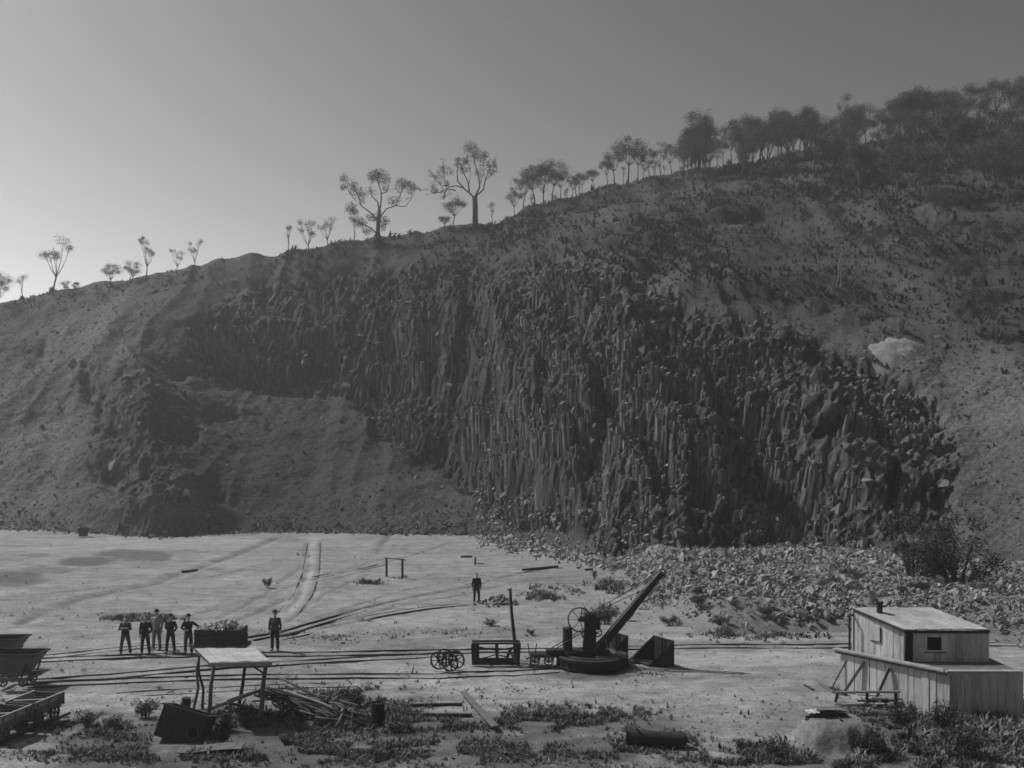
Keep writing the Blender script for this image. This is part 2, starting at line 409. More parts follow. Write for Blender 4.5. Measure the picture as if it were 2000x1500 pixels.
bpx, bpy_ = to_px(tX, tY, tZ)
jx, jy = 30 * fbm(tX / 5, tY / 5, tZ / 5, 3, 3), 30 * fbm(tX / 5, tY / 5, tZ / 5, 3, 4)
rockm = sstep(0.25, 0.75, soft_rock(bpx + jx, bpy_ + jy)); strong = soft_strong(bpx + jx, bpy_ + jy)
spur = np.exp(-(((bpx - 290) / 90) ** 2 + ((bpy_ - 880) / 170) ** 2) ** 1.5)
rockm = np.maximum(rockm, 0.55 * spur)
rY, bY, brY = ky[5][None, :], ky[1][None, :], ky[4][None, :]
face = ((tY > bY - 0.5) & (tY < rY)).astype(float)
upper = sstep(-2, 8, tY - brY) * (u_px[None, :] > 600)
dd = relief(bpx, bpy_, tX, tZ) * face * sstep(0, 3, tY - bY)
dd += 1.6 * fbm(tX / 9, tY / 9, tZ / 9, 4, 41) * sstep(0, 6, tY - bY) * sstep(0, 10, rY - tY)
dd += rockm * (0.9 * fbm(tX * 1.1, tY * 1.1, tZ * 0.16, 3, 42) + 0.5 * vnoise(tX * 2.6, tY * 2.6, tZ * 0.4, 142))
dd += (0.16 + 0.3 * rockm) * fbm(tX * 0.9, tY * 0.9, tZ * 0.9, 3, 43) * face
dd += 0.07 * vnoise(tX * 3.1, tY * 3.1, tZ * 3.1, 44) * face
dd -= holes(bpx, bpy_) * rockm * 0.9
dd += 1.3 * spur * fbm(tX / 1.8, tY / 1.8, tZ / 1.8, 4, 48)
gul = 1 - np.abs(vnoise(tX / 3.2 + 0.5 * vnoise(tX / 6, tZ / 6, seed=50), tZ / 22, seed=49)) * 2
dd += (0.45 * gul * (1 - rockm) + 0.15 * vnoise(tX / 1.3, tZ / 12, seed=149)) * face * sstep(1, 6, tY - bY)
dd += (1.1 * buttress(tX, tZ) - 1.0) * strong * sstep(0, 3, tY - bY)
for line, amp, wd in (([(1230, 432), (1400, 415), (1500, 408), (1750, 405), (1860, 418)], 1.3, 5.0), ([(1190, 498), (1300, 515), (1480, 562), (1640, 622), (1760, 648)], 1.5, 6.0), ([(1100, 470), (1300, 455), (1600, 470)], 0.7, 5.0)):
    lr = np.interp(bpx, [p[0] for p in line], [p[1] for p in line], left=-1e4, right=-1e4) + 2.5 * vnoise(bpx / 40, bpx * 0, seed=47)
    q = (bpy_ - lr) / wd; dd += amp * (np.exp(-(q - 0.9) ** 2) - 0.9 * np.exp(-(q + 0.9) ** 2)) * (tY < rY)
tZ2 = tZ + (terrace(tZ, tX, tY, 0.5) - tZ) * rockm * face
tX2 = tX.copy(); tY2 = tY - dd * 0.62; tZ2 = tZ2 + dd * 0.6
# grassy slope above the brow: contour benches
tZ2 += 0.5 * upper * vnoise(tX / 25, tZ / 2.2, seed=45)
tZ2 = np.where(tY < bY + 0.5, np.minimum(tZ2, tZ + 0.15), tZ2)
idx = np.arange(NU * NV).reshape(NV, NU)
F = np.stack([idx[:-1, :-1], idx[:-1, 1:], idx[1:, 1:], idx[1:, :-1]], -1).reshape(-1, 4)
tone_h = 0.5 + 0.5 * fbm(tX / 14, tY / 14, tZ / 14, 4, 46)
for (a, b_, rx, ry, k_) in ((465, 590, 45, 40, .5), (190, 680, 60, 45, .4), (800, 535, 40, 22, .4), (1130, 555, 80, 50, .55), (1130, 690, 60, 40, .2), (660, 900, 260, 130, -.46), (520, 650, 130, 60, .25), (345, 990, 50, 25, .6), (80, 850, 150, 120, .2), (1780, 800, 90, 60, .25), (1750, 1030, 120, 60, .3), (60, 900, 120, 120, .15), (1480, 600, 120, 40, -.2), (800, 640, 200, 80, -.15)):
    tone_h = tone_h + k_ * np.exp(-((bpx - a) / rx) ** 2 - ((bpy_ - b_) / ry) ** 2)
scrubm = np.clip(upper + sstep(620, 560, bpy_) * (u_px[None, :] < 700) * 0.35, 0, 1)

def hill_material():
    m = bpy.data.materials.new('hillside_ground'); m.use_nodes = True; t = m.node_tree; N = t.nodes; L = t.links
    b = N['Principled BSDF']; b.inputs['Roughness'].default_value = 0.97; b.inputs['Specular IOR Level'].default_value = 0.15
    ge = N.new('ShaderNodeNewGeometry')
    def noise(scale, det=5, st=(1, 1, 1)):
        mp = N.new('ShaderNodeMapping'); mp.inputs['Scale'].default_value = st; L.new(ge.outputs['Position'], mp.inputs[0])
        n = N.new('ShaderNodeTexNoise'); n.inputs['Scale'].default_value = scale; n.inputs['Detail'].default_value = det; n.inputs['Roughness'].default_value = 0.65
        L.new(mp.outputs[0], n.inputs[0]); return n.outputs[0]
    def rangev(x, a, b_, c, d):
        r = N.new('ShaderNodeMapRange'); L.new(x, r.inputs[0])
        for i, v in enumerate((a, b_, c, d)): r.inputs[i + 1].default_value = v
        return r.outputs[0]
    def math_(op, x, y):
        n = N.new('ShaderNodeMath'); n.operation = op
        for i, v in enumerate((x, y)):
            if isinstance(v, (int, float)): n.inputs[i].default_value = v
            else: L.new(v, n.inputs[i])
        return n.outputs[0]
    def attr(k):
        a = N.new('ShaderNodeAttribute'); a.attribute_name = k; return a.outputs['Fac']
    def mixf(f, a, b_):
        n = N.new('ShaderNodeMix'); n.data_type = 'FLOAT'; L.new(f, n.inputs[0])
        for i, v in ((2, a), (3, b_)):
            if isinstance(v, (int, float)): n.inputs[i].default_value = v
            else: L.new(v, n.inputs[i])
        return n.outputs[0]
    fine = noise(2.6, 4); big = noise(0.12, 3); streak = noise(0.7, 3, (1, 1, 0.12)); grit = noise(9.0, 2)
    talus = rangev(math_('ADD', fine, grit), 0.7, 1.3, 0.026, 0.125)
    rock = math_('MULTIPLY', math_('MULTIPLY', rangev(streak, 0.3, 0.7, 0.012, 0.10), rangev(noise(3.2, 2, (1, 1, 0.1)), 0.35, 0.65, 0.45, 1.4)), rangev(grit, 0.3, 0.7, 0.7, 1.3))
    scr = rangev(math_('ADD', fine, big), 0.75, 1.25, 0.034, 0.068)
    v = mixf(attr('rockm'), talus, rock); v = mixf(attr('scrubm'), v, scr)
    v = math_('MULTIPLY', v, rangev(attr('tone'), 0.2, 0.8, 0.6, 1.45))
    v = mixf(attr('pale'), v, math_('MULTIPLY', rangev(fine, 0.3, 0.7, 0.4, 0.6), 1.0))
    cc = N.new('ShaderNodeCombineColor')
    for k in range(3): L.new(v, cc.inputs[k])
    L.new(cc.outputs[0], b.inputs['Base Color'])
    bp = N.new('ShaderNodeBump'); bp.inputs['Strength'].default_value = 0.7; bp.inputs['Distance'].default_value = 0.12
    L.new(math_('ADD', fine, grit), bp.inputs['Height']); L.new(bp.outputs[0], b.inputs['Normal'])
    return m
M['hill'] = hill_material()
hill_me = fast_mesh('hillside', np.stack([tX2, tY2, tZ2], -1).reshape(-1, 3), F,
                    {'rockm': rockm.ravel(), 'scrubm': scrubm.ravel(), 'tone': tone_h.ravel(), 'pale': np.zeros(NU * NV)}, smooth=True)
fr_ = rockm.ravel()[F].mean(1) > 0.35; hill_me.polygons.foreach_set('use_smooth', ~fr_)       # broken rock keeps its edges
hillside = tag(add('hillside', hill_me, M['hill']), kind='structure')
def hill_at(px, py):           # nearest surface point of the finished hillside for a place in the photograph
    spx, spy = to_px(tX2, tY2, tZ2)
    j = int(np.argmin(np.abs(u_px - px))); rows = slice(0, NV)
    jj = np.clip(np.arange(j - 3, j + 4), 0, NU - 1)
    d = np.abs(spy[:, jj] - py) + np.abs(spx[:, jj] - px)
    i, k = np.unravel_index(np.argmin(np.where(tY[:, jj] < rY[0, jj] + 1, d, 1e9)), d.shape)
    return Vector((tX2[i, jj[k]], tY2[i, jj[k]], tZ2[i, jj[k]]))
def hill_z(X, Y):              # height of the hill on plan, interpolated from the mesh rows near the bearing
    px = 1000 + FPX * X / Y; j = int(np.clip(np.searchsorted(u_px, px), 0, NU - 1))
    o = np.argsort(tY2[:, j]); return float(np.interp(Y, tY2[o, j], tZ2[o, j]))

# ------------------------------------------------------------------ basalt columns of the quarry face
sp = 0.31
gx = np.arange(-40, 48, sp); gy = np.arange(74, 142, sp * 0.866)
GX, GY = np.meshgrid(gx, gy); GX = GX + (np.arange(len(gy)) % 2)[:, None] * sp / 2
GX = (GX + rng.uniform(-0.1, 0.1, GX.shape)).ravel(); GY = (GY + rng.uniform(-0.1, 0.1, GY.shape)).ravel()
gz = h0(GX, GY); cpx, cpy = to_px(GX, GY, gz)
k0 = (cpx > 300) & (cpx < 1950) & (gz > 0.1) & (soft_rock(cpx, cpy) > 0.1); GX, GY, gz, cpx, cpy = (a[k0] for a in (GX, GY, gz, cpx, cpy))
wob = 30 * fbm(GX / 5, GY / 5, gz / 5, 3, 51); mk, ms = soft_rock(cpx + wob, cpy + wob), soft_strong(cpx + wob, cpy + wob)
gz = h0(GX, GY + buttress(GX, gz) * ms - holes(cpx, cpy) * sstep(0.2, 0.7, mk))
patch = fbm(GX / 6 + 0.1 * gz, GY / 6, gz / 9, 3, 52) + 0.35 * fbm(GX / 1.7, GY / 1.7, gz / 3, 2, 59)      # bare rock shows in patches between loose ground
keep = patch > np.where(ms > 0.5, -0.30, 0.02 + 0.22 * sstep(720, 560, cpx)) + 0.5 * (1 - sstep(0.2, 0.6, mk))
GX, GY, gz, cpx, cpy, patch, mk, ms = (a[keep] for a in (GX, GY, gz, cpx, cpy, patch, mk, ms)); stg = ms > 0.5
wx, wy = GX + 0.7 * vnoise(GX / 1.6, GY / 1.6, seed=60), GY + 0.7 * vnoise(GX / 1.6, GY / 1.6, seed=61)
blk = 0.6 * vnoise(np.floor(wx / 1.7) * 7.31, np.floor(wy / 1.3) * 5.17, seed=53) + 0.32 * vnoise(np.floor(wx / 0.8) * 3.7, np.floor(wy / 0.7) * 4.1, seed=54)
ztop = terrace(gz, GX, GY, 0.35 + 0.5 * ms) + (0.6 + 0.9 * ms) * blk + rng.normal(0, 0.2, len(gz)) + 1.2 * np.clip(patch, -0.4, 0.6) - 0.7 - 2.0 * (1 - sstep(0.1, 0.9, mk))
lean = 0.20 * sstep(1150, 1500, cpx) + 0.02 * rng.normal(size=len(gz)) - 0.03
r_c = sp * rng.uniform(0.42, 0.82, len(gz)) * (1 + 0.5 * sstep(0.15, 0.5, fbm(GX / 5, GY / 5, gz / 5, 2, 57))); rot_c = rng.uniform(0, 1.05, len(gz))
H = rng.uniform(4.0, 8.0, len(gz))
def column_mesh(i):
    zl = np.array([0, -0.42, -1.0]) * H[i]; zl[1] += rng.uniform(-0.9, 0.9)
    ang = rot_c[i] + np.arange(6) * np.pi / 3 + rng.uniform(-0.22, 0.22, 6); rr = r_c[i] * rng.uniform(0.7, 1.2, 6)
    tilt = rng.normal(0, 0.35, 2); V = []
    for k, z in enumerate(zl):
        off = rng.normal(0, 0.05, 2) if k == 1 else (0, 0); s = 1.0 + (0.0 if k == 0 else rng.uniform(-0.07, 0.07))
        x = rr * np.cos(ang) * s + off[0]; y = rr * np.sin(ang) * s + off[1]
        zz = z + (tilt[0] * x + tilt[1] * y if k == 0 else 0 * x)
        V.append(np.stack([x + lean[i] * z, y + 0 * x, zz], 1))
    V = np.concatenate(V)
    F_ = [(0, 1, 2, 3), (0, 3, 4, 5)]
    for k in range(2):
        for q in range(6):
            a, b = k * 6 + q, k * 6 + (q + 1) % 6; F_.append((b, a, a + 6, b + 6))
    return V, np.array(F_)
score = np.where(stg, 1.0, 0.3) * (100.0 / GY) * (1 + 0.5 * blk) + 0.5 * rng.uniform(size=len(gz))
vis = np.argsort(-score)[:300]; single = set(vis.tolist())
Vj, Fj, Tj, off_ = [], [], [], 0
tone_c = np.clip(0.48 + 0.25 * blk + 0.25 * fbm(GX / 6, GY / 6, gz / 6, 2, 58) + 0.18 * rng.normal(size=len(gz)), 0, 1)
for i in range(len(gz)):
    V, F_ = column_mesh(i)
    if i in single:
        me = fast_mesh('basalt_column', V, F_, {'tone': np.full(len(V), tone_c[i])}); o = add('basalt_column', me, M['rock'], hillside)
        o.location = (GX[i], GY[i], ztop[i])
    else:
        Vj.append(V + np.array([GX[i], GY[i], ztop[i]])); Fj.append(F_ + off_); Tj.append(np.full(len(V), tone_c[i])); off_ += len(V)
rest = add('basalt_columns', fast_mesh('basalt_columns', np.concatenate(Vj), np.concatenate(Fj), {'tone': np.concatenate(Tj)}), M['rock'], hillside)
tag(rest, kind='stuff')
print('columns', len(gz))
# broken stone lying on the column heads and ledges
q = rng.choice(len(gz), min(len(gz), 5500), replace=False); capp = np.stack([GX[q] + rng.normal(0, 0.15, len(q)), GY[q] - np.abs(rng.normal(0, 0.2, len(q))), ztop[q] + rng.normal(0, 0.08, len(q))], 1); sz = np.exp(rng.normal(-2.0, 0.45, len(q))).clip(0.06, 0.45)
tag(scatter('ledge_stones', ROCKS, capp, sz[:, None] * rng.uniform(0.6, 1.5, (len(q), 3)), rand_rot(len(q)), M['rock'], hillside), kind='stuff')

# loose stones on the slopes, stuff (nobody could count them)
def surf_sample(n, wgt):
    wq = wgt[:-1, :-1].ravel().copy()
    A = np.abs(np.diff(u_px))[None, :] / FPX * tY[:-1, :-1] * np.hypot(np.diff(tY2, axis=0)[:, :-1], np.diff(tZ2, axis=0)[:, :-1])
    wq *= A.ravel(); wq /= wq.sum(); q = rng.choice(len(wq), n, p=wq); i, j = np.divmod(q, NU - 1)
    a, b = rng.uniform(size=(2, n))
    def lerp(T): return (T[i, j] * (1 - a) + T[i, j + 1] * a) * (1 - b) + (T[i + 1, j] * (1 - a) + T[i + 1, j + 1] * a) * b
    return np.stack([lerp(tX2), lerp(tY2), lerp(tZ2)], 1)
inview = ((u_px > -120) & (u_px < 2120)).astype(float)[None, :]
wt = face * inview * (1 - 0.8 * scrubm) * (1 - 0.45 * rockm)
pos = surf_sample(32000, wt); n = len(pos)
sz = np.exp(rng.normal(-2.5, 0.45, n)).clip(0.05, 0.6)
tag(scatter('talus_stones', GRIT, pos, sz[:, None] * rng.uniform(0.7, 1.3, (n, 3)), rand_rot(n), M['talus'], hillside), kind='stuff')
bigp = surf_sample(1800, face * inview * (rockm * 0.9 + 0.06) * (1 - scrubm)); n = len(bigp)
sz = np.exp(rng.normal(-1.25, 0.45, n)).clip(0.15, 0.9)
tag(scatter('fallen_blocks', ROCKS, bigp, sz[:, None] * rng.uniform(0.7, 1.3, (n, 3)), rand_rot(n), M['talus'], hillside), kind='stuff')
# low scrub and dry grass of the upper slope
def tuft_proto(seed, nb=9, h=1.0, lean_=0.5, wd=0.05):
    r_ = np.random.default_rng(seed); V, F_ = [], []
    for k in range(nb):
        a = r_.uniform(0, 6.28); l = r_.uniform(0.5, 1.0) * h; t = r_.uniform(0.1, 1) * lean_; b0 = r_.normal(0, 0.12, 2)
        d = np.array([math.cos(a), math.sin(a)]); sd = np.array([-d[1], d[0]]) * wd * r_.uniform(0.7, 1.4)
        m_ = b0 + d * t * l * 0.35; e = b0 + d * t * l; b = len(V)
        V += [(*(b0 - sd), -0.05), (*(b0 + sd), -0.05), (*(m_ + sd * 0.8), l * 0.6), (*(m_ - sd * 0.8), l * 0.6), (*e, l * (1 - 0.25 * t))]
        F_ += [(b, b + 1, b + 2), (b, b + 2, b + 3), (b + 3, b + 2, b + 4)]
    return np.array(V), np.array(F_)
TUFTS = [tuft_proto(i, 6, 1.0, 0.7, 0.06) for i in range(6)]
SCRUB = [tuft_proto(40 + i, 4, 1.0, 0.8, 0.1) for i in range(8)]
WEEDS = [tuft_proto(20 + i, 9, 1.0, 1.0, 0.04) for i in range(6)]
pos = surf_sample(19000, np.clip(scrubm + 0.03 * face, 0, 1) * inview * ((tY < rY + 6) & (tY > bY + 2)) * (0.25 + sstep(-0.1, 0.4, fbm(tX / 10, tY / 10, None, 3, 71)))); n = len(pos)
sz = np.exp(rng.normal(-1.0, 0.5, n)).clip(0.12, 1.2)
tag(scatter('hillside_scrub', SCRUB, pos, np.stack([sz * 1.3, sz * 1.3, sz], 1), rand_rot(n, 0.12), M['scrub'], hillside), kind='stuff')
# ------------------------------------------------------------------ quarry floor
fpx = np.concatenate([np.linspace(-2600, -60, 60)[:-1], np.linspace(-60, 2060, 760), np.linspace(2060, 4600, 60)[1:]])
frow = np.concatenate([[6000, 4200, 3200, 2500, 2100, 1850, 1700], np.linspace(1600, 1090, 290), np.linspace(1089, 1020, 56)])
fY = CAM_H * FPX / (frow - HOR)
FXg = (fpx[None, :] - 1000) / FPX * fY[:, None]; FYg = np.repeat(fY[:, None], len(fpx), 1)
FPXg = np.repeat(fpx[None, :], len(frow), 0); FPYg = np.repeat(frow[:, None], len(fpx), 1)
def GP(pts): return [tuple(G(a, b)) for a, b in pts]
RUTS = [ # cart tracks and old track beds: points, half width, depth, darkness
 ([(40, 1215), (150, 1170), (300, 1140), (400, 1105), (480, 1075), (540, 1050)], 0.5, 0.10, 0.55),
 ([(0, 1195), (120, 1180)], 0.4, 0.05, 0.3),
 ([(480, 1248), (600, 1220), (700, 1190), (800, 1168), (930, 1140), (1010, 1118), (1090, 1105)], 0.22, 0.07, 0.7),
 ([(480, 1255), (620, 1228), (760, 1200), (880, 1185), (960, 1178)], 0.18, 0.06, 0.6),
 ([(540, 1243), (660, 1213), (790, 1182), (900, 1160), (1000, 1138), (1080, 1128)], 0.16, 0.06, 0.55),
 ([(590, 1215), (700, 1180), (800, 1150), (900, 1130), (1000, 1112), (1090, 1106)], 0.14, 0.05, 0.45),
 ([(620, 1130), (700, 1112), (750, 1098), (830, 1075), (880, 1060)], 0.18, 0.06, 0.55),
 ([(610, 1140), (720, 1115)], 0.18, 0.06, 0.5),
 ([(735, 1078), (755, 1050), (775, 1025)], 0.4, 0.06, 0.5),
 ([(430, 1225), (490, 1200), (555, 1170)], 0.25, 0.06, 0.4),
 ([(0, 1345), (120, 1322)], 0.15, 0.03, 0.4),
 ([(560, 1195), (585, 1160), (598, 1120), (602, 1060)], 0.2, 0.03, 0.45),
 ([(600, 1185), (615, 1150), (622, 1110), (627, 1058)], 0.2, 0.03, 0.45),
 ([(505, 1235), (700, 1240), (900, 1225)], 0.9, 0.05, 0.25), ([(0, 1165), (200, 1150), (420, 1125), (560, 1090)], 0.3, 0.04, 0.35), ([(250, 1230), (420, 1190), (560, 1150), (640, 1120)], 0.2, 0.04, 0.35), ([(430, 1205), (520, 1160), (585, 1110), (600, 1060)], 0.22, 0.04, 0.3), ([(100, 1075), (260, 1060), (420, 1056)], 0.35, 0.03, 0.3),
 ([(880, 1060), (760, 1085), (690, 1108), (640, 1122)], 0.16, 0.05, 0.5), ([(930, 1150), (1030, 1130), (1180, 1120)], 0.15, 0.04, 0.4), ([(1320, 1250), (1500, 1252), (1660, 1250)], 0.25, 0.04, 0.35), ([(1230, 1330), (1420, 1318), (1640, 1325)], 0.3, 0.03, 0.2), ([(560, 1215), (640, 1160), (720, 1120)], 0.16, 0.04, 0.3),
]
fz = 0.05 * fbm(FXg / 3, FYg / 3, None, 3, 81) + 0.02 * vnoise(FXg * 1.7, FYg * 1.7, seed=82)
fz += 0.12 * fbm(FXg / 14, FYg / 14, None, 2, 83)
fz -= 0.05
dark = np.zeros_like(fz)
for pts, hw, dep, dk in RUTS:
    d = seg_dist(FXg + 0.15 * vnoise(FXg / 2, FYg / 2, seed=84), FYg, GP(pts)); g = np.exp(-(d / hw) ** 2)
    fz -= dep * g * 0.8; fz += dep * 0.5 * np.exp(-((d - 2 * hw) / hw) ** 2)
    dark = np.maximum(dark, 1.35 * dk * g * (0.6 + 0.45 * vnoise(FXg / 1.2, FYg / 1.2, seed=85)))
# raised bed of the old incline
di = seg_dist(FXg, FYg, GP([(545, 1205), (592, 1165), (608, 1120), (613, 1050)])); fz += 0.0 * di
pale = 0.75 * np.exp(-(di / 0.7) ** 2) * (0.7 + 0.5 * vnoise(FXg / 0.9, FYg / 1.5, seed=88))
pale = np.clip(pale, 0, 1)
def spot(px, py, rx, ry, seed, rough=0.5):
    e = ((FPXg - px) / rx) ** 2 + ((FPYg - py) / ry) ** 2
    return sstep(1.25, 0.55, e + rough * fbm(FXg / 1.6, FYg / 2.2, None, 3, seed))
stain_shade = np.zeros_like(fz)
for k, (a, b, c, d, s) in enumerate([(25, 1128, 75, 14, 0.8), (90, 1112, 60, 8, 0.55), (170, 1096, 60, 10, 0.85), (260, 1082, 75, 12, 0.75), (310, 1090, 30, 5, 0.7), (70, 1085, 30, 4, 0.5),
                                     (275, 1204, 80, 9, 0.9), (20, 1138, 70, 8, 0.7), (700, 1255, 220, 10, 0.28), (1050, 1235, 160, 12, 0.2), (640, 1385, 130, 36, 0.75), (1120, 1408, 190, 30, 0.7), (800, 1400, 120, 24, 0.45), (700, 1475, 700, 22, 0.55),  # timber pile spot: dark soil with the pile's shade painted in
                                     (880, 1455, 330, 30, 0.7), (190, 1420, 100, 22, 0.6), (330, 1450, 120, 25, 0.6), (460, 1400, 90, 30, 0.75), (1155, 1313, 95, 14, 0.75), (1530, 1470, 120, 20, 0.7), (1600, 1490, 300, 16, 0.6),  # spot at the crane base: its cast shadow painted into the floor
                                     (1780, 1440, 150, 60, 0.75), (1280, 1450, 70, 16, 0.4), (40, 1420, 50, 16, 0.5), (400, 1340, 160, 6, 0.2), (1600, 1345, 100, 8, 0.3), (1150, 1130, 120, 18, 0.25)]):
    stain_shade = np.maximum(stain_shade, s * spot(a, b, c, d, 90 + k))
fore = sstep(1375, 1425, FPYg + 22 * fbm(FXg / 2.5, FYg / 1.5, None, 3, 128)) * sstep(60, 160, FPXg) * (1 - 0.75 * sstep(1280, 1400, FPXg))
stain_shade = np.maximum(stain_shade, 0.9 * fore * sstep(-0.75, 0.05, fbm(FXg / 1.1, FYg / 1.1, None, 4, 129)))
for k, (a, b, c, d, s) in enumerate([(1450, 1285, 190, 16, 0.55), (850, 1215, 160, 12, 0.35), (1000, 1345, 160, 14, 0.35), (845, 1384, 75, 7, 0.6), (300, 1060, 250, 14, 0.3), (1400, 1247, 160, 7, 0.5), (800, 1445, 70, 12, 0.6),
                                     (1420, 1350, 160, 28, 0.25), (1320, 1225, 60, 6, 0.5), (170, 1370, 120, 20, 0.2)]):
    pale = np.maximum(pale, s * spot(a, b, c, d, 130 + k))
# foreground mound on the right
mo = G(1632, 1447); mX, mY = mo.x, mo.y
md = np.maximum(np.abs(FXg - mX) / 1.45, np.abs(FYg - mY) / 1.2) * 0.55 + 0.5 * np.hypot((FXg - mX) / 1.35, (FYg - mY) / 1.15) + 0.08 * vnoise(FXg / 0.3, FYg / 0.3, seed=87) + 0.15 * vnoise(FXg / 0.8, FYg / 0.8, seed=86)
fz += 0.85 * sstep(1.15, 0.5, md)
fz = np.where(FYg > 60, fz * 1.0, fz)
stain_shade = stain_shade * (1 - sstep(1.2, 0.8, md)) + 0.38 * sstep(1.2, 0.8, md)
dark = np.clip(dark, 0, 0.9)

def floor_material():
    m = bpy.data.materials.new('quarry_floor_dust'); m.use_nodes = True; t = m.node_tree; N = t.nodes; L = t.links
    b = N['Principled BSDF']; b.inputs['Roughness'].default_value = 0.97; b.inputs['Specular IOR Level'].default_value = 0.1
    ge = N.new('ShaderNodeNewGeometry')
    def noise(scale, det=5, st=(1, 1, 1), ro=0.6):
        mp = N.new('ShaderNodeMapping'); mp.inputs['Scale'].default_value = st; L.new(ge.outputs['Position'], mp.inputs[0])
        n = N.new('ShaderNodeTexNoise'); n.inputs['Scale'].default_value = scale; n.inputs['Detail'].default_value = det; n.inputs['Roughness'].default_value = ro
        L.new(mp.outputs[0], n.inputs[0]); return n.outputs[0]
    def rangev(x, a, b_, c, d):
        r = N.new('ShaderNodeMapRange'); L.new(x, r.inputs[0])
        for i, v in enumerate((a, b_, c, d)): r.inputs[i + 1].default_value = v
        return r.outputs[0]
    def math_(op, x, y):
        n = N.new('ShaderNodeMath'); n.operation = op
        for i, v in enumerate((x, y)):
            if isinstance(v, (int, float)): n.inputs[i].default_value = v
            else: L.new(v, n.inputs[i])
        return n.outputs[0]
    def attr(k):
        a = N.new('ShaderNodeAttribute'); a.attribute_name = k; return a.outputs['Fac']
    def mixf(f, a, b_):
        n = N.new('ShaderNodeMix'); n.data_type = 'FLOAT'; L.new(f, n.inputs[0])
        for i, v in ((2, a), (3, b_)):
            if isinstance(v, (int, float)): n.inputs[i].default_value = v
            else: L.new(v, n.inputs[i])
        return n.outputs[0]
    big = noise(0.16, 3, (1, 1, 1)); mid = noise(1.3, 4, (0.6, 1, 1), 0.7); grit = noise(9, 3, (1, 1, 1), 0.7); drift = noise(0.5, 3, (0.25, 1, 1))
    v = rangev(big, 0.3, 0.7, 0.20, 0.275)
    v = math_('MULTIPLY', v, rangev(mid, 0.3, 0.7, 0.62, 1.32)); v = math_('MULTIPLY', v, rangev(grit, 0.3, 0.7, 0.62, 1.32)); v = math_('MULTIPLY', v, rangev(drift, 0.35, 0.65, 0.86, 1.1))
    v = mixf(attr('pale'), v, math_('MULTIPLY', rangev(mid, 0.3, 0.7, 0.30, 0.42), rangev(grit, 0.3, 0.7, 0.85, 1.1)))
    v = mixf(attr('stain_shade'), v, rangev(mid, 0.3, 0.7, 0.05, 0.1)); v = mixf(attr('dark'), v, 0.05)
    cc = N.new('ShaderNodeCombineColor')
    for k in range(3): L.new(v, cc.inputs[k])
    L.new(cc.outputs[0], b.inputs['Base Color'])
    bp = N.new('ShaderNodeBump'); bp.inputs['Strength'].default_value = 0.6; bp.inputs['Distance'].default_value = 0.06
    L.new(math_('ADD', mid, grit), bp.inputs['Height']); L.new(bp.outputs[0], b.inputs['Normal'])
    return m
M['floor'] = floor_material()
nR, nC = fz.shape; idx = np.arange(nR * nC).reshape(nR, nC)
F = np.stack([idx[:-1, :-1], idx[:-1, 1:], idx[1:, 1:], idx[1:, :-1]], -1).reshape(-1, 4)
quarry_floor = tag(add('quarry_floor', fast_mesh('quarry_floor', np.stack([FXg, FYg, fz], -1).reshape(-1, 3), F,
                   {'dark': dark.ravel(), 'stain_shade': stain_shade.ravel(), 'pale': pale.ravel()}, smooth=True), M['floor']), kind='structure')
def floor_z(x, y):
    i = int(np.argmin(np.abs(fY - y))); j = int(np.argmin(np.abs(FXg[i] - x))); return float(fz[i, j])
def GZ(px, py):                      # floor point with the floor's own height
    g = G(px, py); g.z = floor_z(g.x, g.y); return g
# plain that carries the ground to the horizon, under everything
pl = MB().poly([(-1500, -1500, -2), (1500, -1500, -2), (1500, 1500, -2), (-1500, 1500, -2)], [(0, 1, 2, 3)]).build('ground', M['hill'])
tag(pl, kind='structure')
# haze
hz = MB().box((0, 0, 58), (3200, 3200, 124)).build('haze', None); tag(hz, kind='stuff')
hm = bpy.data.materials.new('haze_air'); hm.use_nodes = True; t = hm.node_tree; t.nodes.clear()
pv = t.nodes.new('ShaderNodeVolumePrincipled'); pv.inputs['Color'].default_value = (0.9, 0.9, 0.9, 1); pv.inputs['Density'].default_value = 0.0007; pv.inputs['Anisotropy'].default_value = 0.55
om = t.nodes.new('ShaderNodeOutputMaterial'); t.links.new(pv.outputs[0], om.inputs['Volume']); hz.data.materials.append(hm)
# small stones strewn over the floor
n = 11000; py_ = rng.uniform(1035, 1500, n); px_ = rng.uniform(-40, 2040, n); kk = vnoise(px_ / 60, py_ / 14, seed=140) > -0.2; px_, py_ = px_[kk], py_[kk]; n = len(px_)
Yq = CAM_H * FPX / (py_ - HOR); Xq = (px_ - 1000) / FPX * Yq; sz = np.exp(rng.normal(-3.4, 0.5, n)).clip(0.015, 0.16)
zq = np.array([floor_z(a, b) for a, b in zip(Xq, Yq)])
tag(scatter('floor_stones', GRIT, np.stack([Xq, Yq, zq], 1), sz[:, None] * rng.uniform(0.7, 1.3, (n, 3)), rand_rot(n), M['rubble'], quarry_floor), kind='stuff')
